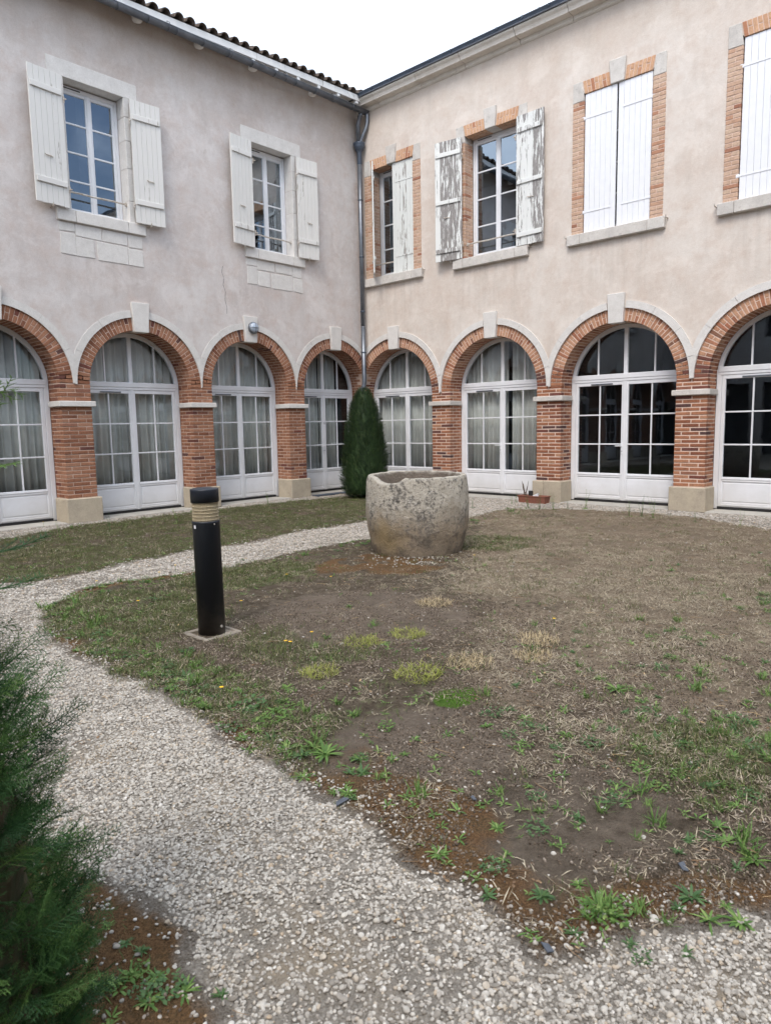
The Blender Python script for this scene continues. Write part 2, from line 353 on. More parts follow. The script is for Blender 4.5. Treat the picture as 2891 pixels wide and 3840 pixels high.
def pier_courses(wing, x0, x1, y0, y1, z0, z1, mat, part, nc=None):
    nc = nc or max(1, round((z1-z0)/.0695)); p = (z1-z0)/nc; g = .013 if wing == 'L' else .0185; W = x1-x0; hb = .118
    for i in range(nc):
        a, b = z0+i*p+g/2, z0+(i+1)*p-g/2
        if i % 2 == 0:
            xm = (x0+x1)/2+random.uniform(-.008, .008)
            brick_box(wing, x0, xm-g/2, y0, y0+hb, a, b, mat, part); brick_box(wing, xm+g/2, x1, y0, y0+hb, a, b, mat, part)
            for X in ((x0, x0+hb), (x1-hb, x1)):
                ym = y0+hb+g+.225
                brick_box(wing, *X, y0+hb+g, ym, a, b, mat, part, .003); brick_box(wing, *X, ym+g, y1, a, b, mat, part, .001)
        else:
            xa, xb = x0+hb+random.uniform(-.006, .006), x1-hb+random.uniform(-.006, .006)
            brick_box(wing, x0, xa-g/2, y0, y0+.235, a, b, mat, part); brick_box(wing, xa+g/2, xb-g/2, y0, y0+hb, a, b, mat, part)
            brick_box(wing, xb+g/2, x1, y0, y0+.235, a, b, mat, part)
            for X in ((x0, x0+hb), (x1-hb, x1)): brick_box(wing, *X, y0+.235+g, y1, a, b, mat, part, .003)

def arc_pts(c, s, r, a0, a1, n):
    return [(c+r*math.sin(a0+(a1-a0)*i/n), s+r*math.cos(a0+(a1-a0)*i/n)) for i in range(n+1)]

for wing in 'LR':
    root = WING[wing]; sg = SG[wing]; D = DEPTH[wing]; A = ARCH[wing]; nA = len(A)
    cs = [(sg*c, R, CROWN-R) for c, R in A]
    lim = []                                     # limits either side of each arch along x, nearer the corner first
    edges = [0.0]
    for i in range(nA-1): edges.append(((A[i][0]+A[i][1])+(A[i+1][0]-A[i+1][1]))/2)
    edges.append(END[wing])
    # ---- rendered wall with scalloped foot and window holes
    outline = []
    for i, (c, R) in enumerate(A):
        sp = CROWN-R; ro = R+RING
        lo, hi = edges[i], edges[i+1]
        for j in range(49):
            t = -math.pi/2+math.pi*j/48; x = c+ro*math.sin(t); z = sp+ro*math.cos(t)
            if lo+.0005 < x < hi-.0005: outline.append((x, z))
        if i < nA-1:
            zz = sp+math.sqrt(max(ro**2-(hi-c)**2, 0)); outline.append((hi, min(zz, sp+.12)))
    outline = [(0.0, outline[0][1]+.0)] + outline
    lastx = outline[-1][0]; outline += [(END[wing], 2.1), (END[wing], TOPW[wing]), (0.0, TOPW[wing])]
    loops = [[Vector((sg*x, 0, z)) for x, z in outline]]
    for c, h, z0, z1 in WIN[wing]:
        hw = h+(.0 if wing == 'L' else .03); z0, z1 = (z0, z1) if wing == 'L' else (z0-.03, z1+.03)
        loops.append([Vector((sg*(c-hw), 0, z0)), Vector((sg*(c-hw), 0, z1)), Vector((sg*(c+hw), 0, z1)), Vector((sg*(c+hw), 0, z0))])
    tris = tessellate_polygon([[Vector((v.x, v.z, 0)) for v in L] for L in loops])
    flat = [v for L in loops for v in L]; n = len(flat); WB = .42
    vs = [(v.x, 0, v.z) for v in flat]+[(v.x, WB, v.z) for v in flat]; fs = []
    for t in tris:
        p = [flat[i] for i in t]; cr_ = (p[1].x-p[0].x)*(p[2].z-p[0].z)-(p[2].x-p[0].x)*(p[1].z-p[0].z)
        t = tuple(t) if cr_ > 0 else tuple(t)[::-1]
        fs.append(t); fs.append(tuple(i+n for i in t[::-1]))
    o_ = 0
    for L in loops:
        k = len(L)
        for i in range(k): fs.append((o_+i, o_+(i+1) % k, o_+(i+1) % k+n, o_+i+n))
        o_ += k
    wm = MB(); wm.add(vs, fs); wm.build('wall', 'stucco_left' if wing == 'L' else 'stucco_right', root)
    # ---- interior shell
    im = MB(); x0, x1 = sorted((sg*-.0+(.7 if wing == 'L' else -.7), sg*END[wing]))
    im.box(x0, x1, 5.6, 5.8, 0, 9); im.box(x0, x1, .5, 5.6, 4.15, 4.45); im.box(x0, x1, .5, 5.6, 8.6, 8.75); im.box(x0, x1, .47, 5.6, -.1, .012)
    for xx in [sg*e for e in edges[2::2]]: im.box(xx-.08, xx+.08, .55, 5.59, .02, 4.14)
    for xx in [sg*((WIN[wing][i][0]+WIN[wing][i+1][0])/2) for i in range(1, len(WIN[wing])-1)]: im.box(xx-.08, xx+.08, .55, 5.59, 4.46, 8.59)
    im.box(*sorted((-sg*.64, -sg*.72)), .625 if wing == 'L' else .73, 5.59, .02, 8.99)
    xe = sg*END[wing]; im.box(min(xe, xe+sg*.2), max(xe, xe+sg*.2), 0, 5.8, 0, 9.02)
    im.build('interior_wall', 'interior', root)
    # ---- arches
    for i, (c, R, sp) in enumerate(cs):
        lo, hi = sorted((sg*edges[i], sg*edges[i+1])); dl, dr = c-lo, hi-c
        seen = i < SEEN[wing]
        am = MB(); ro = R+RING
        def rmax(a, r): 
            s_ = math.sin(a); d_ = dr if s_ > 0 else dl
            return min(r, d_/abs(s_)) if abs(s_) > 1e-4 else r
        # mortar core, recessed behind the brick faces (front skin clipped at the corner)
        ns = 60; vsm = []; fsm = []
        for j in range(ns+1):
            a = -math.pi/2+math.pi*j/ns; r0, r1 = R+.005, max(rmax(a, ro), R+.006)
            for (r, y) in ((r0, FACE+.006), (r1, FACE+.006), (r0, D+.02)): vsm.append((c+r*math.sin(a), y, sp+r*math.cos(a)))
        for j in range(ns):
            b = j*3; fsm += [(b, b+1, b+4, b+3), (b, b+3, b+5, b+2)]
        am.add(vsm, fsm)
        part = am.build('arch', 'mortar' if wing == 'R' else 'mortar_old', root)
        kst = .145; da0 = .0715/(R+RING/2); half = math.pi/2-kst/(R+.1); nv = round(half/da0); da = half/nv; gap = .0058 if wing == 'L' else .0078
        bm_ = ('brick_left' if wing == 'L' else ('brick_arch'))
        for side in (-1, 1):
            for j in range(nv):
                a = side*(math.pi/2-(j+.5)*da); s_ = math.sin(a); rm = rmax(a+math.copysign(da/2, s_)*.9, ro)
                tn = math.tan(da/2); M = Matrix.Translation((c, FACE+random.uniform(-.002, .002), sp)) @ Matrix.Rotation(a, 4, 'Y')
                bmat = bm_
                if wing == 'R' and j < 5: bmat = 'brick_pier'
                clipped = rm < ro-1e-4
                def vb(ri, r_, y, d, face, var):
                    k = ('v', round(ri, 3), round(r_, 3), round(ri*tn-gap, 4), round(r_*tn-gap, 4), round(d, 3), var)
                    brick(wing, k, bmat, M @ Matrix.Translation((0, y, 0)), part, face)
                var = random.randrange(3)
                if rm > R+.045:
                    if j % 2 == 0:
                        vb(R, rm, 0, .115, (rm-R)*.07, var)
                    else:
                        rmid = R+RING/2+random.uniform(-.006, .006)
                        if rm > rmid+.03:
                            vb(R, rmid-.006, 0, .23, .0085, var); vb(rmid+.006, rm, 0, .115, (rm-rmid)*.07, var)
                        else: vb(R, rm, 0, .23, .0085, var)
                if j % 2 == 0:
                    vb(R, R+.1, .127, .225, .004, var); vb(R, R+.1, .364, max(D-FACE-.364, .03), .001, var)
                else: vb(R, R+.1, .242, max(D-FACE-.242, .03), .003, var)
        # keystone
        zt, zb = (3.925, 3.395); wt, wb = (.178, .14) if wing == 'L' else (.168, .138)
        km = MB(); y0 = -.05
        km.hexa([[[(c+sx*wb, y, zb), (c+sx*wt, y, zt)] for y in (y0, .13)] for sx in (-1, 1)], .006)
        km.build('keystone', 'limestone', part)
        # hood stones
        cuts = [kst/(R+RING)+.02, .52, .93, 1.30, math.pi/2] if wing == 'R' else [kst/(R+RING)+.02, .62, 1.12, math.pi/2]
        yh = -.022 if wing == 'R' else -.008
        for side in (-1, 1):
            for a0, a1 in zip(cuts[:-1], cuts[1:]):
                q = [side*(a0+(a1-a0)*t/10) for t in range(11)]; g = .0025/(R+RING)
                q[0] += side*g; q[-1] -= side*g*(a1 < 1.5)
                inn = [(c+(ro-.004)*math.sin(a), sp+(ro-.004)*math.cos(a)) for a in q if rmax(a, ro) > ro-1e-6 and rmax(a, ro+HOOD) > ro+.004]
                ot = [(c+rmax(a, ro+HOOD)*math.sin(a), sp+rmax(a, ro+HOOD)*math.cos(a)) for a in q if rmax(a, ro) > ro-1e-6 and rmax(a, ro+HOOD) > ro+.004]
                if len(inn) < 2: continue
                hm = MB(); k = len(inn); vv = []
                for (x, z), (X, Z) in zip(inn, ot): vv += [(x, yh, z), (X, yh, Z), (x, .10, z), (X, .10, Z)]
                ff = []
                for t in range(k-1):
                    b = 4*t; ff += [(b, b+1, b+5, b+4), (b, b+4, b+6, b+2), (b+1, b+3, b+7, b+5)]
                ff += [(0, 2, 3, 1), (4*k-4, 4*k-3, 4*k-1, 4*k-2)]
                if side > 0: ff = ff
                else: ff = [f[::-1] for f in ff]
                hm.add(vv, ff); hm.build('hood_stone', 'limestone', part)
    # ---- piers between the arches
    for i in range(nA-1):
        p0, p1 = sorted((sg*(A[i][0]+A[i][1]), sg*(A[i+1][0]-A[i+1][1])))
        pm = MB(); spm = CROWN-max(A[i][1], A[i+1][1])
        pm.box(p0+.006, p1-.006, FACE+.006, D+.02, .40, 2.6 if True else 0)
        pr = pm.build('pier', 'mortar' if wing == 'R' else 'mortar_old', root)
        bmat = 'brick_left' if wing == 'L' else 'brick_pier'
        pier_courses(wing, p0, p1, FACE, D, .435, 2.028, bmat, pr, 23)
        pier_courses(wing, p0, p1, FACE, D, 2.126, CROWN-A[i][1], bmat, pr)
        m_ = MB(); m_.box(p0-.055, p1+.055, -.045, D-.05, 2.03, 2.124, .008); m_.build('impost', 'limestone_grey' if wing == 'R' else 'limestone', pr)
        m_ = MB()
        if wing == 'R' and i == 1:
            m_.box(p0-.05, (p0+p1)/2-.07, -.055, D-.04, 0, .43, .012); m_.build('plinth_stone', 'plinth', pr); m_ = MB()
            m_.box((p0+p1)/2-.066, p1+.05, -.055, D-.04, 0, .43, .012); m_.build('plinth_stone', 'plinth', pr)
        else:
            m_.box(p0-.05, p1+.05, -.055, D-.04, 0, .43, .012); m_.build('plinth_stone', 'plinth', pr)
    # ---- thresholds
    for i, (c, R, sp) in enumerate(cs):
        m_ = MB(); m_.box(c-R+.052, c+R-.052, -.07 if wing == 'R' else -.03, D+.1, -.05, .022, .006); m_.build('threshold', 'threshold', root)
# corner pier where both arcades meet
cpm = MB(); cpm.box(.056, .62, .111, .62, .4, 3.2); cpr = cpm.build('pier', 'mortar_old', WL)
for i in range(33):
    a, b = .435+i*.0695+.006, .435+(i+1)*.0695-.006
    if i % 2: brick_box('L', .05, .285, .105, .22, a, b, 'brick_left', cpr, .003); brick_box('L', .05, .165, .232, .47, a, b, 'brick_left', cpr, .004); brick_box('L', .297, .53, .105, .22, a, b, 'brick_left', cpr, .003)
    else: brick_box('L', .05, .165, .105, .34, a, b, 'brick_left', cpr, .004); brick_box('L', .05, .165, .352, .47, a, b, 'brick_left', cpr, .003); brick_box('L', .177, .41, .105, .22, a, b, 'brick_left', cpr, .003)
m_ = MB(); m_.box(0.0, .62, .055, .62, 0, .43, .012); m_.build('plinth_stone', 'plinth', cpr)

# ------------------------------------------------------------------ arched doors
def pane(part, x0, x1, y, z0, z1, mat='glass'):
    m = MB(); m.box(x0, x1, y, y+.006, z0, z1); return m.build('pane', mat, part)
def arched_door(wing, i, handle=False, vent=True, number=False):
    c, R = ARCH[wing][i]; c *= SG[wing]; sp = CROWN-R; y = DEPTH[wing]; root = WING[wing]; f = MB()
    Rf = R-.004; seen = i < SEEN[wing]; ri = R-.075
    zt0, zt1 = 2.385, 2.51
    # fixed frame
    aT = math.acos((zt1-.06-sp)/Rf)
    q = [-aT+2*aT*t/40 for t in range(41)]
    vv = []; ff = []
    for a in q:
        for r, yy in ((ri, y), (Rf, y), (ri, y+.07), (Rf, y+.07)): vv.append((c+r*math.sin(a), yy, sp+r*math.cos(a)))
    for t in range(40):
        b = 4*t; ff += [(b, b+1, b+5, b+4), (b, b+4, b+6, b+2), (b+2, b+6, b+7, b+3)]
    f.add(vv, ff)
    f.box(c-Rf, c-Rf+.085, y-.002, y+.07, .035, zt1-.05, .006); f.box(c+Rf-.085, c+Rf, y-.002, y+.07, .035, zt1-.05, .006)
    f.box(c-R+.03, c+R-.03, y-.014, y+.068, zt0+.03, zt1, .008); f.box(c-R+.05, c+R-.05, y-.006, y+.066, zt0-.02, zt0+.028, .006)
    f.box(c-.038, c+.038, y+.004, y+.06, zt1-.003, sp+ri+.02, .005)
    xb = .5*R
    for s in (-1, 1):
        zt = sp+math.sqrt(ri**2-xb**2); f.box(c+s*xb-.014, c+s*xb+.014, y+.012, y+.05, zt1-.003, zt+.02, .003)
    d = f.build('arched_door', 'pvc', root)
    # fanlight panes
    for a_, b_ in ((-1, -xb/R), (-xb/R, 0), (0, xb/R), (xb/R, 1)):
        x0, x1 = c+a_*(ri if abs(a_) == 1 else R), c+b_*(ri if abs(b_) == 1 else R)
        top = [(x0+(x1-x0)*t/8, sp+math.sqrt(max((ri+.01)**2-(x0+(x1-x0)*t/8-c)**2, 0))) for t in range(9)]
        top = [(x, max(z, zt1-.02)) for x, z in top]
        m = MB(); m.prism([(x0, zt1-.02)]+[(x1, zt1-.02)]+top[::-1], y+.03, y+.036); m.build('pane', 'glass', d)
    # leaves
    xa, xm = c-Rf+.085, c
    for s in (-1, 1):
        u0, u1 = (c-Rf+.088, c-.004) if s < 0 else (c+.004, c+Rf-.088)
        o_, i_ = (u0, u1) if s < 0 else (u1, u0)
        m = MB(); yl = y+.004; z0, z1 = .07, zt0-.022; sw = .062
        m.box(u0, u0+sw, yl, yl+.055, z0, z1, .006); m.box(u1-sw, u1, yl, yl+.055, z0, z1, .006)
        m.box(u0+sw, u1-sw, yl+.001, yl+.054, z1-.065, z1, .005); m.box(u0+sw, u1-sw, yl+.001, yl+.054, z0, z0+.075, .005)
        m.box(u0+sw, u1-sw, yl+.001, yl+.054, .515, .595, .006)
        m.box(u0+sw-.012, u1-sw+.012, yl-.008, yl+.02, .555, .572, .003); m.box(u0+sw-.012, u1-sw+.012, yl-.008, yl+.02, z0+.02, z0+.045, .003)
        gx0, gx1, gz0, gz1 = u0+sw, u1-sw, .595, z1-.065; gm = (gx0+gx1)/2
        m.box(gm-.013, gm+.013, yl+.010, yl+.044, gz0, gz1, .004)
        rows = [gz0+(gz1-gz0)*t/3 for t in range(4)]
        for zz in rows[1:3]: m.box(gx0, gm-.014, yl+.011, yl+.043, zz-.013, zz+.013, .004); m.box(gm+.014, gx1, yl+.011, yl+.043, zz-.013, zz+.013, .004)
        if s < 0: m.box(c-.03, c+.03, yl-.012, yl-.0005, z0, z1, .005)
        m.build('leaf', 'pvc', d)
        m = MB(); m.box(gx0-.004, gx1+.004, yl+.016, yl+.04, z0+.074, .516); m.box(gx0+.025, gx1-.025, yl+.008, yl+.02, z0+.10, .49, .006); m.build('panel', 'pvc', d)
        if seen:
            for q0, q1 in ((gx0, gm), (gm, gx1)):
                for r0, r1 in zip(rows[:-1], rows[1:]): pane(d, q0, q1, yl+.024, r0, r1)
        else: pane(d, gx0, gx1, yl+.024, gz0, gz1)
    m = MB(); m.box(c-R+.09, c+R-.09, y-.004, y+.05, .024, .069); m.build('weather_strip', 'dark', d)
    if vent and seen:
        m = MB(); m.box(c-R*.62, c-R*.22, y-.012, y+.003, zt0-.075, zt0-.05, .003); m.build('vent', 'zinc', d)
    if handle:
        m = MB(); hx = c-.03; yl = y+.004
        m.box(hx-.017, hx+.017, yl-.02, yl-.012, .98, 1.20, .003); m.tube([(hx, yl-.015, 1.13), (hx, yl-.055, 1.13)], .01, 8)
        m.tube([(hx, yl-.055, 1.13), (hx-.05, yl-.06, 1.132), (hx-.125, yl-.055, 1.128)], .009, 8); m.build('handle', 'paint_white', d)
        m = MB(); m.box(hx-.005, hx+.005, yl-.0225, yl-.0205, 1.015, 1.04); m.build('keyhole', 'dark', d)
    if number:
        m = MB(); yl = y-.0095
        for k in (-.016, .012): m.box(c+k, c+k+.007, yl-.0015, yl, 1.66, 1.71); m.box(c+k-.006, c+k-.0002, yl-.0015, yl, 1.694, 1.70)
        m.build('door_number', 'dark', d)
    return d
for wing in 'LR':
    for i in range(len(ARCH[wing])):
        arched_door(wing, i, handle=(wing, i) in (('R', 1), ('R', 2), ('L', 0)), vent=i != 9, number=(wing, i) == ('L', 0))
# grille in the pavement before the corner door
m_ = MB()
for t in range(7): m_.box(-1.85, -.1, -.02-.035*t-.02, -.02-.035*t, .0, .03, .004)
m_.build('drain_grille', 'zinc_dark', WL)

# ------------------------------------------------------------------ upper windows
def casement(wing, c, h, z0, z1, y, rows=4, seen=True, rail=True):
    f = MB(); root = WING[wing]; t = .05
    f.box(c-h, c-h+t, y, y+.07, z0, z1, .006); f.box(c+h-t, c+h, y, y+.07, z0, z1, .006)
    f.box(c-h+t, c+h-t, y+.001, y+.069, z1-t-.02, z1, .006); f.box(c-h+t, c+h-t, y-.012, y+.069, z0, z0+t, .006)
    w_ = f.build('window', 'pvc', root)
    for s in (-1, 1):
        u0, u1 = (c-h+t+.002, c-.003) if s < 0 else (c+.003, c+h-t-.002); sw = .052; yl = y+.006
        m = MB(); a, b = z0+t+.002, z1-t-.022
        m.box(u0, u0+sw, yl, yl+.05, a, b, .006); m.box(u1-sw, u1, yl, yl+.05, a, b, .006)
        m.box(u0+sw, u1-sw, yl+.001, yl+.049, a, a+.055, .005); m.box(u0+sw, u1-sw, yl+.001, yl+.049, b-.055, b, .005)
        gz0, gz1 = a+.055, b-.055; rr = [gz0+(gz1-gz0)*k/rows for k in range(rows+1)]
        for zz in rr[1:-1]: m.box(u0+sw, u1-sw, yl+.008, yl+.04, zz-.014, zz+.014, .004)
        if s < 0: m.box(c-.028, c+.028, yl-.012, yl-.0005, a, b, .005)
        m.build('casement', 'pvc', w_)
        if seen:
            for r0, r1 in zip(rr[:-1], rr[1:]): pane(w_, u0+sw, u1-sw, yl+.022, r0, r1, 'glass_up')
        else: pane(w_, u0+sw, u1-sw, yl+.022, gz0, gz1, 'glass_up')
    if seen:
        m = MB(); m.box(c-h*.8, c-h*.25, y-.006, y+.002, z1-.045, z1-.028, .002); m.build('vent', 'dark', w_)
    return w_
def shutter(wing, hinge, width, z0, z1, y, direction, ang, planks, battens, mat, straps=False, latch=True, label=None):
    """direction +1: closed leaf reaches towards +x from its hinge; ang is how far it swings out (degrees)."""
    s = empty('shutter', (hinge, y, 0), 0, WING[wing]); s.rotation_euler = (0, 0, -direction*rad(ang))
    if label: s['label'] = label
    pw = width/planks; th = .028
    for k in range(planks):
        a, b = k*pw+.0015, (k+1)*pw-.0015; m = MB(); dz = random.uniform(-.004, .004)
        m.box(min(direction*a, direction*b), max(direction*a, direction*b), random.uniform(-.001, .001), th, z0+dz, z1+dz*.3, .003)
        m.build('plank', mat, s)
    for zz, hh in battens:                        # on the room side, seen when folded back
        m = MB(); x0, x1 = sorted((direction*.025, direction*(width-.025))); m.box(x0, x1, th+.0005, th+.026, zz-hh/2, zz+hh/2, .006); m.build('batten', mat, s)
    if straps:
        for zz in (z0+.38, z1-.42):
            m = MB(); x0, x1 = sorted((direction*-.02, direction*width*.86)); m.box(x0, x1, -.0075, -.0015, zz-.014, zz+.014, .002)
            m.box(*sorted((direction*-.055, direction*.0)), -.022, .012, zz-.03, zz+.03, .006); m.build('hinge', mat, s)
    else:
        for zz in (z0+.3, z1-.38):
            m = MB(); m.tube([(-direction*.02, th, zz-.05), (-direction*.02, th, zz+.05)], .014, 8); m.tube([(-direction*.02, th, zz), (-direction*.02-0*direction, th+.07, zz-.01)], .011, 6); m.build('hinge', 'iron_white', s)
    if latch:
        zz = z0+(z1-z0)*.36; xx = direction*width*.55; m = MB()
        m.tube([(xx-.07, th+.012, zz-.01), (xx-.03, th+.014, zz+.004), (xx+.03, th+.014, zz), (xx+.07, th+.02, zz+.012)], .008, 6); m.build('latch', 'iron', s)
    return s
def rail(part, x0, x1, y, z, r=.016):
    m = MB(); n = 12; m.tube([(x0+(x1-x0)*t/n, y+.003*math.sin(t*1.7), z+.004*math.sin(t*.9)) for t in range(n+1)], r, 8)
    for x, s in ((x0, 1), (x1, -1)): m.box(x-.02, x+.02, y-.022, y+.022, z-.03, z+.03, .006)
    m.build('guard_rail', 'iron_white', part)
# left wing: stone surrounds
for i, (c, h, z0, z1) in enumerate(WIN['L']):
    c = -c; seen = i < 2
    w_ = casement('L', c, h-.004, z0+.005, z1-.02, .235, seen=seen)
    m = MB(); m.box(c-.79, c+.79, -.012, .23, z1-.006, z1+.265, .006); m.build('lintel', 'limestone', w_)
    for sx, ww in ((-1, .62), (.0, 1), (1, .62)):
        pass
    jx = [-.80, -.475, .475, .81]
    for a, b in zip(jx[:-1], jx[1:]):
        m = MB(); m.box(c+a+.003, c+b-.003, -.055, .232, z0-.195, z0+.004, .01); m.build('sill_stone', 'limestone', w_)
    # jamb stones
    for s in (-1, 1):
        zc = z0+.006
        for k, hh in enumerate((.37, .56, .47, .40, .34)):
            ze = min(zc+hh-.004, z1-.003); x0, x1 = sorted((c+s*(h-.004), c+s*(h+(.125 if k % 2 else .10)))); m = MB()
            m.box(x0, x1, -.010, .232, zc, ze, .007); m.build('jamb_stone', 'limestone', w_); zc = ze+.006
    # apron stones under the sill
    if seen:
        r1, r2, r3 = z0-.20, z0-.41, z0-.74
        for (a, b, t, e) in ((-.77, -.50, r1, r2+.06), (-.49, -.03, r1, r2), (-.01, .45, r1, r2-.005), (.465, .73, r1, r2-.02),
                             (-.76, -.50, r2+.05, r3+.01), (-.485, -.17, r2-.01, r3), (-.12, .45, r2-.015, r3-.005), (.47, .745, r2-.03, r3-.01)):
            m = MB(); jt = lambda: random.uniform(-.012, .012)
            m.hexa([[[(c+x+jt(), y_, (e if k == 0 else t-.01)+jt()) for k in (0, 1)] for y_ in (-.009, .05)] for x in (a, b)], .006); m.build('apron_stone', 'limestone', w_)
    rail(w_, c-h+.015, c+h-.015, .08, z0+.33)
    if seen:
        for s in (-1, 1):
            lab = None
            shutter('L', c+s*.60, .565, z0+.0, z1-.035, -.075, -s, 176 if s > 0 else 174, 6, ((z0+.36, .09), (z1-.33, .09)), 'paint_cream')
            m = MB(); hx = c+s*.88; m.tube([(hx, .02, z0-.02), (hx, -.13, z0-.02), (hx+.0, -.135, z0+.03)], .011, 6); m.build('shutter_stop', 'iron_white', w_)
    else:
        for s in (-1, 1): shutter('L', c+s*.60, .565, z0, z1-.035, -.075, -s, 176, 2, ((z0+.36, .09), (z1-.33, .09)), 'paint_cream', latch=False)
# right wing: brick surrounds
for i, (c, h, z0, z1) in enumerate(WIN['R']):
    seen = i < 4
    w_ = casement('R', c, h-.004, z0+.03, z1+.0, .275, seen=seen and i < 2)
    for sx in (-1, 1):
        xo, xi = c+sx*.862, c+sx*h
        m = MB(); x0, x1 = sorted((xo-sx*.006, xi+sx*.006)); m.box(x0, x1, -.006, .27, z0+.001, z1-.11); m.build('jamb_mortar', 'mortar', w_)
        nb = 33; p = (7.455-z0)/nb
        for k in range(nb):
            a, b = z0+k*p+.006, z0+(k+1)*p-.006; yf = -.012
            def bb(u0, u1, y0, y1, fc):
                x0, x1 = sorted((xi+sx*u0, xi+sx*u1)); brick_box('R', x0, x1, y0, y1, a, b, 'brick_tan', w_, fc)
            if k % 2: bb(0, .227, yf, .10, .015); bb(0, .1, .11, .27, .003)
            else: bb(0, .108, yf, .21, .0075); bb(.118, .227, yf, .1, .0075); bb(0, .1, .22, .27, .001)
        # springer stone
        m = MB(); m.hexa([[[(xx if k == 0 else xx2, y_, 7.458 if k == 0 else 7.80) for k in (0, 1)] for y_ in (-.016, .27)] for xx, xx2 in ((xi, xi+sx*.045), (xo, xo))], .006)
        m.build('springer_stone', 'limestone_grey', w_)
        # flat arch bricks
        nb = 7; xk0, xk1 = .128, .16; xe0, xe1 = h-.004, h+.038
        m = MB(); pl = [(c+sx*xk0, z1+.006), (c+sx*xe0, z1+.006), (c+sx*xe1, 7.795), (c+sx*xk1, 7.795)]; m.prism(pl if sx > 0 else pl[::-1], -.006, .27); m.build('lintel_mortar', 'mortar', w_)
        for k in range(nb):
            b0, b1 = xk0+(xe0-xk0)*k/nb+.007, xk0+(xe0-xk0)*(k+1)/nb-.007; t0, t1 = xk1+(xe1-xk1)*k/nb+.007, xk1+(xe1-xk1)*(k+1)/nb-.007
            def lb(f0, f1, y1, fc):
                f = lambda q0, q1, t: q0+(q1-q0)*t
                cc = [[[(c+sx*f(B, T, t), y_, z1+(7.797-z1)*t) for t in (f0, f1)] for y_ in (-.013, y1)] for B, T in ((b0, t0), (b1, t1))]
                key = ('raw', wing, i, sx, k, f0); mm = MB(); mm.hexa(cc, .004); KEYM[key] = (np.array(mm.v), mm.f); brick('R', key, 'brick_lintel', Matrix.Identity(4), w_, fc)
            if k % 2 == 0: lb(0, 1, .1, .016)
            else: s_ = random.uniform(.42, .58); lb(0, s_-.035, .2, .008); lb(s_+.035, 1, .1, .008)
            def lb2(): pass
        m = MB()
        x0, x1 = sorted((c+sx*xk0, c+sx*xe0)); m.box(x0, x1, .11, .272, z1-.001, z1+.1, .004); m.build('lintel_soffit', 'brick_tan', w_)
    m = MB(); m.hexa([[[(c+sx*wb, y_, z) for wb, z in ((.123, z1+.002), (.158, 7.965))] for y_ in (-.035, .27)] for sx in (-1, 1)], .007); m.build('keystone', 'limestone_grey', w_)
    for a, b in ((-.925, -.665), (-.665, .62), (.62, .925)):
        m = MB(); m.box(c+a+.002, c+b-.002, -.09, .272, z0-.19, z0+.003, .01); m.build('sill_stone', 'limestone_grey', w_)
    if i in (0, 1): rail(w_, c-h+.015, c+h-.015, .06, z0+.31)
    zs0, zs1 = z0+.01, z1-.005
    if i == 0:
        shutter('R', c-h+.012, .62, zs0, zs1, -.01, 1, 46, 6, ((z0+.35, .07), (z1-.35, .07)), 'peel_light', straps=True, latch=False)
        shutter('R', c+h-.012, .62, zs0, zs1, .03, -1, 1.5, 6, ((z0+.35, .07), (z1-.35, .07)), 'peel_light', straps=True, latch=False)
    elif i == 1:
        shutter('R', c-h-.04, .64, zs0, zs1, -.06, 1, 171, 5, ((z0+.22, .09), (z0+1.22, .08), (z1-.28, .09)), 'peel_heavy')
        shutter('R', c+h+.03, .62, zs0, zs1, -.06, -1, 178.5, 5, ((z0+.22, .09), (z0+1.22, .08), (z1-.28, .09)), 'peel_heavy')
    else:
        shutter('R', c-h+.012, .608, zs0, zs1, .01, 1, 0, 6 if seen else 1, (), 'paint_white', straps=True, latch=False)
        shutter('R', c+h-.012, .608, zs0, zs1, .012, -1, 0, 6 if seen else 1, (), 'paint_white', straps=True, latch=False)
    if seen:
        for s in (-1, 1):
            m = MB(); hx = c+s*.955; m.tube([(hx, .02, z0-.03), (hx, -.10, z0-.03), (hx, -.105, z0+.01)], .01, 6); m.build('shutter_stop', 'iron_white', w_)

# ------------------------------------------------------------------ bricks become objects
BMATS = ['brick_left', 'brick_pier', 'brick_arch', 'brick_tan', 'brick_lintel']
for wing in 'LR':
    sc_ = []
    for e in BR[wing]:
        vs, fs = keymesh(e[0]); ce = np.array(MATW[wing] @ e[2] @ Vector(vs.mean(0)))
        px, py, z = pixel_of(ce); vis = z > .5 and -.02 < px < 1.02 and -.02 < py < 1.02
        sc_.append(e[4]/(z*z) if vis else 0)
    order = np.argsort(-np.array(sc_)); mesh_of = {}; rest = MB()
    for rank, q in enumerate(order):
        key, mat, M, part, face = BR[wing][q]; vs, fs = keymesh(key)
        if rank < 300:
            if (key, mat) not in mesh_of:
                mm = MB(); mm.add(vs, fs); mesh_of[(key, mat)] = mm.mesh('brick', mat)
            o = link('brick', mesh_of[(key, mat)], part); o.matrix_local = M
        else:
            A_ = np.array(M); rest.cur = BMATS.index(mat); rest.add(vs @ A_[:3, :3].T + A_[:3, 3], fs)
    tag(rest.build('brickwork', BMATS, WING[wing]), kind='stuff')

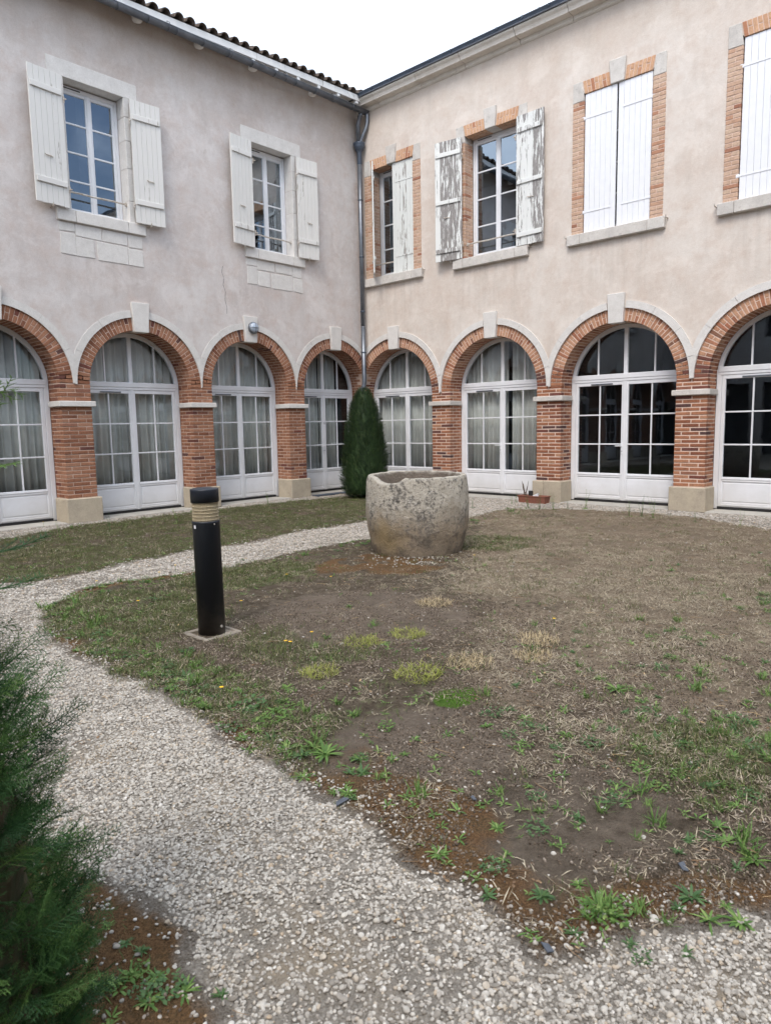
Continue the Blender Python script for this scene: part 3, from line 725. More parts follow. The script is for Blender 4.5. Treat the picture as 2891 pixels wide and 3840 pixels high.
# ------------------------------------------------------------------ left eaves: gutter, fascia, tiles
fz = lambda s: 9.045-.036*s
m = MB()
def strip(m, y0, y1, zb, zt, s0, s1, n=1):
    m.hexa([[[(x, y, z(abs(x))) for z in (zb, zt)] for y in (y0, y1)] for x in (-s1, -s0)], .004)
for s0, s1 in ((.09, 3.2), (3.204, 6.4), (6.404, 9.6), (9.604, 19.9)):
    m = MB(); strip(m, -.318, -.288, lambda s: fz(s), lambda s: fz(s)+.13, s0, s1); m.build('fascia_board', 'fascia', WL)
m = MB(); strip(m, -.287, .2, lambda s: fz(s)+.085, lambda s: fz(s)+.115, .02, 19.9); m.build('soffit', 'fascia', WL)
for k in range(34):
    s = .35+.585*k
    if s > 9.8: break
    m = MB(); m.box(-s-.04, -s+.04, -.31, -.22, fz(s)-.06, fz(s)-.002, .005); m.build('rafter_end', 'fascia', WL)
gz = lambda s: 8.868-.0115*s
m = MB(); n = 12; vs = []; fs = []
for x in (-.05, -19.9):
    for r in (.078, .072):
        for j in range(n+1):
            a = math.pi+math.pi*j/n; vs.append((x, -.325+r*math.cos(a), gz(-x)+r*math.sin(a)))
K = n+1
for j in range(n): fs += [(j, j+1, 2*K+j+1, 2*K+j), (K+j+1, K+j, 3*K+j, 3*K+j+1)]
fs += [(0, 2*K, 3*K, K), (n, K+n, 3*K+n, 2*K+n), tuple(range(n, -1, -1))]
m.add(vs, fs); m.tube([(-.05, -.403, gz(0)+.002), (-19.9, -.403, gz(19.9)+.002)], .009, 6)
gut = m.build('gutter', 'zinc', WL, True)
for k in range(18):
    s = .55+.56*k; m = MB()
    m.tube([(-s, -.325+.081*math.cos(math.pi+math.pi*j/8), gz(s)+.081*math.sin(math.pi+math.pi*j/8)) for j in range(9)]+[(-s, -.27, gz(s)+.07)], .007, 6); m.build('gutter_bracket', 'zinc', gut)
for k in range(7):                                # swellings where lengths overlap
    s = 1.15+1.35*k; m = MB(); m.tube([(-s-.012, -.325, gz(s)-.001), (-s+.012, -.325, gz(s)-.001)], .0815, 20, False); m.build('gutter_joint', 'zinc', gut)
# pale half-dome corbels on the wall under the gutter
for s in (1.6, 3.2, 4.45, 5.7, 6.95):
    m = MB(); m.lathe([(0, -.035), (.05, -.03), (.08, -.015), (.09, 0), (.09, .05), (0, .05)], 18, (-s, -.17, gz(s)-.03)); m.build('corbel', 'limestone', WL, True)
# roof slab and half-round tiles
PIT = rad(17); m = MB()
m.hexa([[[(x, y, fz(abs(x))+.10+(y+.33)*math.tan(PIT)+t) for t in (0, .03)] for y in (-.24, 5.8)] for x in (-19.9, .35)]); m.build('roof', 'tile', WL)
def tile_mesh(r0, r1, L, up):
    m = MB(); n = 10; vs = []; fs = []
    for y, r in ((0, r0), (L, r1)):
        for rr, in ((r,), (r-.014,)):
            for j in range(n+1):
                a = math.pi*j/n; vs.append((rr*math.cos(a), y, (rr*math.sin(a) if up else -rr*math.sin(a))))
    K = n+1
    for j in range(n): fs += [(j, j+1, 2*K+j+1, 2*K+j), (K+j, 3*K+j, 3*K+j+1, K+j+1), (j, K+j, K+j+1, j+1)]
    if not up: fs = [f[::-1] for f in fs]
    m.add(vs, fs); me = m.mesh('roof_tile', 'tile'); me.polygons.foreach_set('use_smooth', [True]*len(me.polygons)); return me
cov, chn = tile_mesh(.098, .08, .42, True), tile_mesh(.08, .09, .42, False)
for k in range(40):
    s = .265+.248*k
    for row in range(3 if k < 34 else 1):
        for kind, me in ((0, cov), (1, chn)):
            ss = s+(.124 if kind else 0); y0 = -.36+row*.33+(0.02 if kind else 0)
            o = link('roof_tile', me, WL); o.location = (-ss+random.uniform(-.008, .008), y0+random.uniform(-.015, .01), fz(ss)+.125+(y0+.33)*math.tan(PIT)+(0.022 if kind == 0 else .10)+random.uniform(-.004, .004)+row*.012)
            o.rotation_euler = (PIT-.02, random.uniform(-.04, .04), random.uniform(-.025, .025))

# ------------------------------------------------------------------ right cornice, zinc edge and roof
prof = [(0.02, 8.88), (-.018, 8.885), (-.045, 8.905), (-.05, 8.935), (-.062, 8.965), (-.225, 8.972), (-.232, 9.0), (-.25, 9.035), (-.285, 9.062), (-.297, 9.075), (-.297, 9.105), (.02, 9.105)]
xx = -.28
lens = [1.0, 1.25, 1.18, 1.3, 1.12, 1.28, 1.2, 1.2, 1.3, 1.15, 1.25, 1.2, 6.5]
for L_ in lens:
    m = MB(); x0, x1 = xx+.006, xx+L_-.006; k = len(prof); dy = random.uniform(-.003, .003)
    m.add([(x0, y+dy, z) for y, z in prof]+[(x1, y+dy, z) for y, z in prof], [tuple(range(k))]+[tuple(range(2*k-1, k-1, -1))]+[(j, j+k, (j+1) % k+k, (j+1) % k) for j in range(k)])
    m.build('cornice_stone', 'cornice', WR); xx += L_
x_a, x_b = -.28, 18.9
m = MB(); m.hexa([[[(x, y, z) for y, z in row] for row in (((-.318, 9.107), (-.352, 9.185)), ((-.30, 9.107), (-.30, 9.185)))] for x in (x_a, x_b)], .004)
zn = m.build('zinc_gutter', 'zinc_dark', WR)
m = MB(); m.tube([(x_a, -.324, 9.118), (x_b, -.324, 9.118)], .014, 8); m.tube([(x_a, -.352, 9.19), (x_b, -.352, 9.19)], .01, 8); m.build('gutter_bead', 'zinc', zn)
for k in range(20):
    x = .2+.56*k; m = MB(); m.box(x-.012, x+.012, -.368, -.34, 9.15, 9.20, .004); m.build('gutter_bracket', 'zinc_dark', zn)
m = MB(); m.hexa([[[(x, y, 9.10+(y+.32)*.30+t) for t in (0, .03)] for y in (-.29, 5.8)] for x in (-.9, 18.9)]); m.build('roof', 'tile', WR)
m = MB(); m.box(-5.8, -.285, .0, 5.8, 8.76, 9.15); m.build('roof_corner', 'tile', WR)

# ------------------------------------------------------------------ the other two sides of the courtyard (mirrored in the panes)
def far_wing(loc, rz, L, label):
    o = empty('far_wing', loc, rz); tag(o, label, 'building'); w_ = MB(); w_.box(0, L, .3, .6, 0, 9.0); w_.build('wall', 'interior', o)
    bays = int(L/2.7); pw = L/bays; m = MB()
    for b in range(bays): m.box(b*pw, b*pw+.55, 0, .299, 0, 3.2)
    m.box(0, L, 0, .299, 3.21, 5.2); m.box(0, L, 0, .299, 7.6, 9.0)
    for b in range(bays): m.box(b*pw, b*pw+1.4, 0, .299, 5.21, 7.59)
    m.build('facade', 'stucco_left', o)
    m = MB(); m.box(-.4, L+.4, -.4, 5, 9.01, 9.2); m.build('roof', 'tile', o)
far_wing((-21.5, -21.5, 0), rad(90), 21.4, 'wing across the courtyard, mirrored in the dark door panes at right'); far_wing((0, -21.5, 0), rad(180), 21.4, 'wing behind the photographer, mirrored in the left door panes')

# ------------------------------------------------------------------ downpipe
dp = empty('downpipe', (-.15, -.15, 0)); tag(dp, 'grey zinc downpipe with funnel hopper in the corner between the wings', 'pipe')
m = MB(); m.tube([(0, 0, 8.0), (0, 0, 4.0)], .056, 16); m.tube([(0, 0, 4.0), (0, 0, 2.66), (-.01, .01, 2.58), (-.05, .04, 2.48), (-.12, .10, 2.36), (-.15, .13, 2.25), (-.16, .135, 2.1), (-.16, .135, .05)], .056, 16); m.build('pipe', 'zinc', dp, True)
m = MB(); m.lathe([(.057, 7.72), (.062, 7.74), (.062, 7.96), (.066, 8.0), (.085, 8.04), (.10, 8.06), (.098, 8.075), (.12, 8.10), (.125, 8.12), (.122, 8.13), (.14, 8.165), (.142, 8.20), (.13, 8.2), (.11, 8.15), (.05, 8.1)], 24); m.build('hopper', 'zinc_dark', dp, True)
m = MB(); m.tube([(-.03, .0, 8.14), (-.03, 0, 8.6), (-.06, -.1, 8.75), (-.07, -.17, 8.86)], .05, 14); m.build('inlet_pipe', 'zinc', dp, True)
m = MB(); m.tube([(.02, -.01, 8.13), (.02, -.03, 8.24), (.05, -.09, 8.38), (.085, -.15, 8.52), (.10, -.18, 8.64), (.095, -.19, 8.75), (.07, -.2, 8.86)], .045, 14); m.build('inlet_pipe', 'zinc', dp, True)
for z in (6.9, 5.6, 4.33, 3.36): m = MB(); m.lathe([(.0565, z), (.062, z+.005), (.062, z+.03), (.0565, z+.035)], 18); m.build('collar', 'zinc_dark', dp, True)

# ------------------------------------------------------------------ wall lamp on the third left keystone
lp = empty('wall_lamp', (-3.375, -.052, 3.69)); tag(lp, 'round grey bulkhead lamp fixed to a keystone of the left arcade', 'lamp')
def disc_stack(name, prof, mat, parent, n=28):
    m = MB(); m.lathe(prof, n); m.v = [(x, -z, y) for x, y, z in m.v]; return m.build(name, mat, parent, True)
disc_stack('base', [(0, 0), (.118, 0), (.122, .012), (.122, .05), (.112, .062), (.1, .062)], 'zinc', lp)
k = NT('lamp_glass'); k.b.inputs['Base Color'].default_value = (.36, .42, .5, 1); k.rough(.12, .6); MT['lamp_glass'] = k.m
disc_stack('diffuser', [(.104, .058), (.098, .08), (.078, .1), (.045, .113), (0, .118)], 'lamp_glass', lp)
m = MB(); m.tube([(0, -.064, .108), (0, -.108, .07), (0, -.124, 0), (0, -.108, -.07), (0, -.064, -.108)], .006, 6); m.tube([(-.108, -.064, 0), (-.07, -.108, 0), (0, -.124, 0), (.07, -.108, 0), (.108, -.064, 0)], .006, 6); m.build('guard', 'zinc', lp)
# render crack on the left wing
m = MB(); px_ = [(-4.02, 4.86), (-4.05, 4.74), (-4.0, 4.62), (-4.03, 4.5), (-3.98, 4.36), (-4.0, 4.2), (-3.96, 4.05), (-3.97, 3.93)]
for (a, b), (c_, d_) in zip(px_[:-1], px_[1:]): m.add([(a-.004, -.0015, b), (a+.004, -.0015, b), (c_+.003, -.0015, d_), (c_-.003, -.0015, d_)], [(3, 2, 1, 0)])
m.build('crack', 'dark', WL)

# ------------------------------------------------------------------ curtains inside
def curtain(wing, i, side, x0f, x1f, label):
    c, R = ARCH[wing][i]; c *= SG[wing]; y = DEPTH[wing]+.22; xa, xb = c+x0f*R, c+x1f*R; n = 90; vs = []; fs = []
    ph = random.uniform(0, 6)
    for j in range(n+1):
        t = j/n; x = xa+(xb-xa)*t; yy = y+.035*math.sin(t*(xb-xa)*46+ph)+.018*math.sin(t*(xb-xa)*19+ph*2)
        for z in (.06, 3.5): vs.append((x+.01*math.sin(t*37), yy+(.02*math.sin(t*11) if z < 1 else 0), z))
    for j in range(n): fs.append((2*j, 2*j+2, 2*j+3, 2*j+1))
    m = MB(); m.add(vs, fs); o = m.build('curtain', 'curtain', None, True); o.matrix_world = MATW[wing]
    sdm = o.modifiers.new('thickness', 'SOLIDIFY'); sdm.thickness = .004
    tag(o, label, 'curtain', 'curtains behind the arched doors')
ordn = {('L', 3): 'leftmost arched door', ('L', 2): 'arched door left of the bollard light', ('L', 1): 'arched door under the wall lamp', ('L', 0): 'arched door numbered 11 by the yew',
        ('R', 0): 'arched door right of the yew', ('R', 1): 'arched door behind the stone trough'}
for (wg, i), nm in ordn.items():
    a, b = ((-1.0, .02), (-.02 if i != 0 else .0, 1.0))
    if (wg, i) == ('L', 0): b = (.0, .62)
    if (wg, i) == ('R', 1): a, b = (-1, .04), (.13, 1.0)
    curtain(wg, i, 0, *a, 'pale grey curtain behind the left leaf of the '+nm); curtain(wg, i, 1, *b, 'pale grey curtain behind the right leaf of the '+nm)

# ------------------------------------------------------------------ ground
def vnoise(x, y, sc, seed=0):
    x = np.asarray(x)*sc+seed*17.31; y = np.asarray(y)*sc+seed*7.77; xi = np.floor(x).astype(np.int64); yi = np.floor(y).astype(np.int64); fx = x-xi; fy = y-yi
    def h(a, b):
        n = (a*374761393+b*668265263+seed*144665) & 0xffffffff; n = ((n ^ (n >> 13))*1274126177) & 0xffffffff; return ((n ^ (n >> 16)) & 0xffff)/65535.
    fx = fx*fx*(3-2*fx); fy = fy*fy*(3-2*fy)
    return (h(xi, yi)*(1-fx)+h(xi+1, yi)*fx)*(1-fy)+(h(xi, yi+1)*(1-fx)+h(xi+1, yi+1)*fx)*fy
def fbm(x, y, sc, seed=0, o=4):
    t = 0; a = .5; s = 0
    for i in range(o): t = t+a*vnoise(x, y, sc*2**i, seed+i); s += a; a *= .5
    return t/s
def smooth(e0, e1, x): t = np.clip((x-e0)/(e1-e0), 0, 1); return t*t*(3-2*t)
def polysd(P, poly):                             # signed distance, positive inside
    poly = np.array(poly, float); d2 = np.full(len(P), 1e9); ins = np.zeros(len(P), bool)
    for a, b in zip(poly, np.roll(poly, -1, 0)):
        e = b-a; w_ = P-a; t = np.clip((w_@e)/(e@e), 0, 1); d2 = np.minimum(d2, ((w_-t[:, None]*e)**2).sum(1))
        c = ((a[1] > P[:, 1]) != (b[1] > P[:, 1])) & (P[:, 0] < (b[0]-a[0])*(P[:, 1]-a[1])/((b[1]-a[1]) if b[1] != a[1] else 1e-9)+a[0]); ins ^= c
    d = np.sqrt(d2); return np.where(ins, d, -d)
MAIN = [(-9.75, -12.2), (-10.28, -11.79), (-10.49, -11.62), (-10.76, -11.44), (-10.96, -11.37), (-10.97, -11.23), (-10.89, -11.11), (-10.83, -10.89), (-10.83, -10.65), (-10.73, -10.33), (-10.70, -9.97), (-10.71, -9.60), (-10.63, -9.03), (-10.59, -8.46), (-10.56, -7.86), (-10.57, -7.24), (-10.50, -6.5), (-10.19, -5.75), (-9.76, -5.30), (-9.22, -5.22), (-8.59, -5.42), (-7.97, -5.50), (-7.17, -5.40), (-6.35, -5.36), (-5.59, -5.45), (-4.6, -5.6), (-3.6, -5.45), (-2.7, -5.14), (-1.46, -5.15), (-.85, -6.1), (-.66, -7.2), (-.72, -8.2), (-1.51, -9.7), (-3.2, -11.4), (-7, -12.6)]
STRIP = [(-10.6, -4.1), (-10.05, -4.32), (-9.86, -4.56), (-9.24, -4.52), (-8.5, -4.38), (-7.63, -4.23), (-6.84, -4.34), (-5.71, -4.14), (-4.27, -4.12), (-3.1, -3.5), (-2.1, -2.8), (-1.3, -2.1), (-.8, -1.5), (-.95, -1.0), (-1.58, -.85), (-2.6, -.55), (-3.67, -.45), (-5.11, -.42), (-5.93, -.44), (-7.46, -.42), (-8.97, -.95), (-10.5, -1.3), (-12.5, -2.2), (-12.3, -3.6)]
BED = [(-11.75, -11.05), (-11.67, -10.82), (-11.60, -10.56), (-11.53, -10.44), (-11.56, -10.2), (-11.63, -9.86), (-11.72, -9.2), (-11.85, -8.2), (-12.0, -7), (-14.4, -7), (-14.4, -12), (-12.2, -11.7)]
def lawn_d(P):
    n = (fbm(P[:, 0], P[:, 1], 2.2, 3)-.5)*.22+(fbm(P[:, 0], P[:, 1], 9, 5, 2)-.5)*.08
    return np.maximum(np.maximum(polysd(P, MAIN), polysd(P, STRIP)), polysd(P, BED))+n
def gap(P, c, r): return 1-smooth(.55, 1.0, np.sqrt((((P-np.array(c))/np.array(r))**2).sum(1)))
def gd(dx, dy): p = ground_at(dx, dy); return (p[0], p[1])
def masks(P):
    x, y = P[:, 0], P[:, 1]; d = lawn_d(P); dm = polysd(P, MAIN); ds = polysd(P, STRIP); db = polysd(P, BED)
    n1 = fbm(x, y, 1.3, 21); n2 = fbm(x, y, 3.5, 31); n3 = fbm(x, y, .6, 41)
    # dry straw to the right and towards the arcade
    camd = np.hypot(x-CAM[0], y-CAM[1])
    side = (P-CAM[:2])@np.array([_R[0], _R[1]])/np.maximum(camd, .1)
    straw = smooth(.0, .22, side+(n1-.5)*.35)*smooth(2.6, 4.4, camd+(n2-.5)*2)*(dm > 0)
    green = np.zeros(len(P))
    for c, r in (((-9.75, -6.55), (.95, 1.25)), ((-10.35, -8.3), (.42, 1.5)), ((-8.2, -6.1), (1.1, .75)), ((-10.4, -9.75), (.4, .55)), ((-9.3, -11.3), (.6, .5)), ((-4.9, -7.0), (.8, .8)), ((-9.2, -8.4), (.8, .8))):
        green = np.maximum(green, gap(P, c, r))
    green = np.clip(np.maximum(green, .72*(ds > 0)*smooth(.25, .6, n2+.12)), 0, 1)*smooth(.2, .5, n1+.15)
    green = np.maximum(green, (ds > 0)*smooth(.35, .05, ds)*smooth(.38, .55, n1))
    rust = smooth(.40, .05, d)*(dm > 0)*smooth(.3, .5, n1+.05)*(camd < 8.5)
    for c, r in (((-6.9, -6.6), (.9, .5)), ((-10.5, -10.2), (.35, .9)), ((-6.75, -7.2), (.7, .5))): rust = np.maximum(rust, gap(P, c, r)*smooth(.3, .55, n2+.1))
    rust = np.maximum(rust, (db > 0)*smooth(.25, .5, n2+.15))
    bare = np.maximum(gap(P, gd(790, 1330), (1.1, 1.2)), np.maximum(gap(P, gd(900, 1620), (.7, .6)), gap(P, gd(1250, 1780), (.8, .5))*.55))
    moss = np.maximum(gap(P, gd(985, 1512), (.20, .15)), gap(P, gd(1120, 1810), (.12, .1))*.3)
    moss = np.maximum(moss, gap(P, gd(790, 1530), (.5, .35))*.35*smooth(.4, .6, n2))
    return d, straw*(1-bare*.8), green*(1-bare*.8), rust*(1-green*.6), bare, moss
def height(P, d):
    x, y = P[:, 0], P[:, 1]
    return smooth(-.06, .1, d)*.014+(fbm(x, y, 1.1, 51)-.5)*.03*smooth(-.1, .3, d)+(fbm(x, y, 8, 61, 3)-.5)*.030

xs = np.arange(-14.4, .8001, .05); ys = np.arange(-14.4, .6001, .05); nx, ny = len(xs), len(ys)
GX, GY = np.meshgrid(xs, ys, indexing='ij'); P = np.stack([GX.ravel(), GY.ravel()], 1)
d, st, gr, ru, ba, mo = masks(P); hz = height(P, d)
idx = np.arange(nx*ny).reshape(nx, ny); quads = np.stack([idx[:-1, :-1].ravel(), idx[1:, :-1].ravel(), idx[1:, 1:].ravel(), idx[:-1, 1:].ravel()], 1)
qd = d[quads].mean(1)
def ground_mat(name, path):
    k = NT(name); k.rough(.97, .08); v = k.coord(); n = k.noise(v, 14, 8, .7); f = k.noise(v, 95, 5, .7); big = k.noise(v, 2.1, 6, .6)
    if path:
        c = k.ramp(f, [(.3, (.12, .104, .085)), (.5, (.225, .20, .17)), (.7, (.34, .31, .27))])
        c = k.mix(k.math('MULTIPLY', k.grey(big, .5, .65), .6), c, (.28, .225, .16, 1))
        k.col(c); k.bump(k.math('ADD', f, n), .8, .02); return k.m
    jit = lambda a, s=.5: k.math('ADD', a, k.math('MULTIPLY', k.math('SUBTRACT', n, .5), s))
    soil = k.mix(k.grey(n, .35, .65), (.075, .058, .041, 1), (.18, .145, .108, 1))
    c = k.mix(k.grey(jit(k.attr('bare'), .5), .3, .7), soil, k.mix(k.grey(n, .3, .7), (.145, .114, .088, 1), (.235, .19, .15, 1)))
    c = k.mix(k.math('MULTIPLY', k.grey(jit(k.attr('straw'), 1.6), .4, .95), .65), c, k.mix(k.grey(f, .35, .65), (.20, .15, .105, 1), (.42, .335, .245, 1)))
    c = k.mix(k.math('MULTIPLY', k.grey(jit(k.attr('rust'), .9), .35, .7), .85), c, k.mix(k.grey(f, .35, .65), k.mix(k.grey(k.noise(v, 6, 5), .42, .6), (.11, .055, .024, 1), (.085, .062, .03, 1)), (.25, .14, .065, 1)))
    c = k.mix(k.math('MULTIPLY', k.grey(jit(k.attr('green'), .9), .3, .8), .7), c, k.mix(k.grey(f, .35, .65), (.06, .065, .03, 1), (.13, .125, .06, 1)))
    c = k.mix(k.grey(jit(k.attr('moss'), .7), .35, .65), c, k.mix(k.grey(f, .35, .65), (.06, .13, .02, 1), (.13, .22, .04, 1)))
    c = k.mix(k.math('MULTIPLY', k.grey(big, .45, .62), .45), c, k.mix(.5, c, (.05, .04, .03, 1)))
    bed = k.mix(k.grey(f, .35, .65), (.14, .115, .09, 1), (.31, .275, .235, 1))
    c = k.mix(k.grey(jit(k.attr('edge'), .12), .02, .07, 1., 0.), c, bed)
    c = k.mix(.35, c, k.ramp(k.noise(v, 190, 4, .7), [(.3, (.25, .25, .25)), (.7, (.75, .75, .75))]), 'OVERLAY')
    k.col(c); k.bump(k.math('ADD', f, k.math('MULTIPLY', n, 1.5)), 1.0, .03); return k.m
MT['soil'] = ground_mat('lawn_soil', False); MT['path'] = ground_mat('gravel_bed', True)
for name, sel, mat in (('lawn', qd > 0, 'soil'), ('gravel_path', qd <= 0, 'path')):
    q = quads[sel]; used, inv = np.unique(q, return_inverse=True); q = inv.reshape(-1, 4)
    me = bpy.data.meshes.new(name); me.from_pydata(np.column_stack([P[used], hz[used]]).tolist(), [], q.tolist()); me.materials.append(MT[mat])
    for an, arr in (('straw', st), ('green', gr), ('rust', ru), ('bare', ba), ('moss', mo), ('edge', d)):
        me.attributes.new(an, 'FLOAT', 'POINT').data.foreach_set('value', arr[used].astype(np.float32))
    me.polygons.foreach_set('use_smooth', [True]*len(q)); tag(link(name, me), kind='structure')
m = MB(); B = 900
for x0, x1, y0, y1 in ((-B, -14.4, -B, B), (.8, B, -B, B), (-14.4, .8, -B, -14.4), (-14.4, .8, .6, B)): m.add([(x0, y0, -.02), (x1, y0, -.02), (x1, y1, -.02), (x0, y1, -.02)], [(0, 1, 2, 3)])
tag(m.build('ground', 'path'), kind='structure')

# ------------------------------------------------------------------ scattering: points with attributes, instanced by geometry nodes
def scatter(name, pos, rot, scl, meshes, idx_, parent=None, extra=None):
    me = bpy.data.meshes.new(name); n = len(pos); me.vertices.add(n); me.vertices.foreach_set('co', np.asarray(pos, np.float32).ravel())
    me.attributes.new('rot', 'FLOAT_VECTOR', 'POINT').data.foreach_set('vector', np.asarray(rot, np.float32).ravel())
    me.attributes.new('scl', 'FLOAT_VECTOR', 'POINT').data.foreach_set('vector', np.asarray(scl, np.float32).ravel())
    me.attributes.new('pick', 'INT', 'POINT').data.foreach_set('value', np.asarray(idx_, np.int32))
    o = link(name, me, parent); g = bpy.data.node_groups.new(name, 'GeometryNodeTree')
    g.interface.new_socket('Geometry', in_out='INPUT', socket_type='NodeSocketGeometry'); g.interface.new_socket('Geometry', in_out='OUTPUT', socket_type='NodeSocketGeometry')
    gi, go = g.nodes.new('NodeGroupInput'), g.nodes.new('NodeGroupOutput'); ip = g.nodes.new('GeometryNodeInstanceOnPoints'); gti = g.nodes.new('GeometryNodeGeometryToInstance')
    for ms in reversed(meshes):
        src = bpy.data.objects.new(ms.name, ms); oi = g.nodes.new('GeometryNodeObjectInfo'); oi.inputs['Object'].default_value = src; oi.inputs['As Instance'].default_value = False
        g.links.new(oi.outputs['Geometry'], gti.inputs[0])
    def na(nm, t):
        a = g.nodes.new('GeometryNodeInputNamedAttribute'); a.data_type = t; a.inputs[0].default_value = nm; return a.outputs[0]
    g.links.new(gi.outputs[0], ip.inputs['Points']); g.links.new(gti.outputs[0], ip.inputs['Instance']); ip.inputs['Pick Instance'].default_value = True
    g.links.new(na('pick', 'INT'), ip.inputs['Instance Index'])
    e2r = g.nodes.new('FunctionNodeEulerToRotation'); g.links.new(na('rot', 'FLOAT_VECTOR'), e2r.inputs[0]); g.links.new(e2r.outputs[0], ip.inputs['Rotation'])
    g.links.new(na('scl', 'FLOAT_VECTOR'), ip.inputs['Scale'])
    last = ip.outputs[0]
    if extra is not None:
        jn = g.nodes.new('GeometryNodeJoinGeometry'); src = bpy.data.objects.new(extra.name, extra); oi = g.nodes.new('GeometryNodeObjectInfo'); oi.inputs['Object'].default_value = src
        g.links.new(last, jn.inputs[0]); g.links.new(oi.outputs['Geometry'], jn.inputs[0]); last = jn.outputs[0]
    g.links.new(last, go.inputs[0]); md = o.modifiers.new('scatter', 'NODES'); md.node_group = g; return o
def in_view(P, z=0., mx=.10):
    Q = np.column_stack([P, np.full(len(P), z)])-CAM; zc = Q@_F; u = FOC*(Q@_R)/np.maximum(zc, .01)/2891; v = FOC*(Q@_U)/np.maximum(zc, .01)/3840
    return (zc > .4) & (np.abs(u) < .5+mx) & (np.abs(v) < .5+mx)
def clear(P):                                    # not under the trough, the bollard slab or behind the door line
    ok = (np.hypot(P[:, 0]+5.832, P[:, 1]+6.573) > .56) & ~((np.abs(P[:, 0]+9.647) < .135) & (np.abs(P[:, 1]+7.683) < .135)) & (P[:, 0] < -.03) & (P[:, 1] < -.03)
    return ok
def rand_pts(n, box=(-13.2, 0, -13.2, 0)):
    return np.column_stack([rng.uniform(box[0], box[1], n), rng.uniform(box[2], box[3], n)])
# --- pebbles
def pebble_mesh(seed):
    r = np.random.default_rng(seed); import bmesh
    bm = bmesh.new(); bmesh.ops.create_icosphere(bm, subdivisions=2, radius=1.0)
    ax = r.normal(size=(5, 3)); ax /= np.linalg.norm(ax, axis=1)[:, None]; am = r.uniform(.05, .22, 5); off = r.uniform(.55, .9, 5)
    for v in bm.verts:
        p = np.array(v.co)
        for a, q, o_ in zip(ax, am, off):
            t = p@a
            if t > o_: p = p-a*(t-o_)*.8
        p = p*(1+.06*math.sin(3*p[0]+seed)*math.cos(2.3*p[1])); v.co = p
    me = bpy.data.meshes.new('pebble'); bm.to_mesh(me); bm.free(); me.materials.append(MT['pebble']); me.polygons.foreach_set('use_smooth', [True]*len(me.polygons)); return me
k = NT('pebble'); k.rough(.9, .12); r_ = objrand(k); nn = k.noise(k.n('NewGeometry').outputs['Position'], 70, 4)
cc_ = k.ramp(r_, [(0, (.20, .178, .152)), (.25, (.295, .268, .234)), (.55, (.372, .342, .302)), (.8, (.435, .405, .362)), (.93, (.34, .27, .195)), (.97, (.48, .45, .40)), (1, (.56, .53, .49))])
k.col(k.mix(.4, cc_, k.ramp(nn, [(.3, (.35, .35, .35)), (.7, (.65, .65, .65))]), 'OVERLAY')); MT['pebble'] = k.m
PEB = [pebble_mesh(s) for s in range(8)]
pts = []; rads = []
for lo, hi, dens, r0, r1 in ((0, 4.2, 10500, .0040, .0084), (4.2, 7.5, 7200, .005, .0088), (7.5, 20, 2400, .0085, .0130)):
    Q = rand_pts(int(dens*13.2**2)); cdist = np.hypot(Q[:, 0]-CAM[0], Q[:, 1]-CAM[1]); Q = Q[(cdist >= lo) & (cdist < hi)]; Q = Q[in_view(Q) & clear(Q)]
    d = lawn_d(Q); stray = .0022*smooth(7, 3, np.hypot(Q[:, 0]-CAM[0], Q[:, 1]-CAM[1]))+.0012
    nz = fbm(Q[:, 0], Q[:, 1], 6, 77, 3)
    bedp = .035*(polysd(Q, BED) > 0)
    wl_ = bedp+np.exp(-((np.hypot(Q[:, 0]+6.25, Q[:, 1]+6.85)/.45)**2))*.18
    near_edge = np.exp(-np.maximum(d, 0)/.075)*smooth(.3, .62, nz)
    sandy = 1-.55*smooth(.56, .66, fbm(Q[:, 0], Q[:, 1], 1.1, 88, 3))*(d < -.1)
    pr = np.where(d < -.02, sandy, np.maximum(np.maximum(near_edge*.42, stray*smooth(.4, .6, nz)*2), wl_))
    Q = Q[rng.random(len(Q)) < pr]; pts.append(Q); rads.append(rng.uniform(r0, r1, len(Q))*np.where(rng.random(len(Q)) < .06, 1.5, 1))
Q = np.vstack(pts); rr = np.concatenate(rads); d = lawn_d(Q); z = height(Q, d)+rr*rng.uniform(.05, .5, len(Q))
sc3 = rr[:, None]*np.column_stack([rng.uniform(.8, 1.35, len(Q)), rng.uniform(.75, 1.05, len(Q)), rng.uniform(.5, .8, len(Q))])
tag(scatter('gravel', np.column_stack([Q, z]), np.column_stack([rng.uniform(-.35, .35, len(Q)), rng.uniform(-.35, .35, len(Q)), rng.uniform(0, 6.28, len(Q))]), sc3, PEB, rng.integers(0, 8, len(Q))),
    'pale rounded gravel covering the paths and the foot of the walls', 'gravel', kind='stuff')
print('pebbles', len(Q))

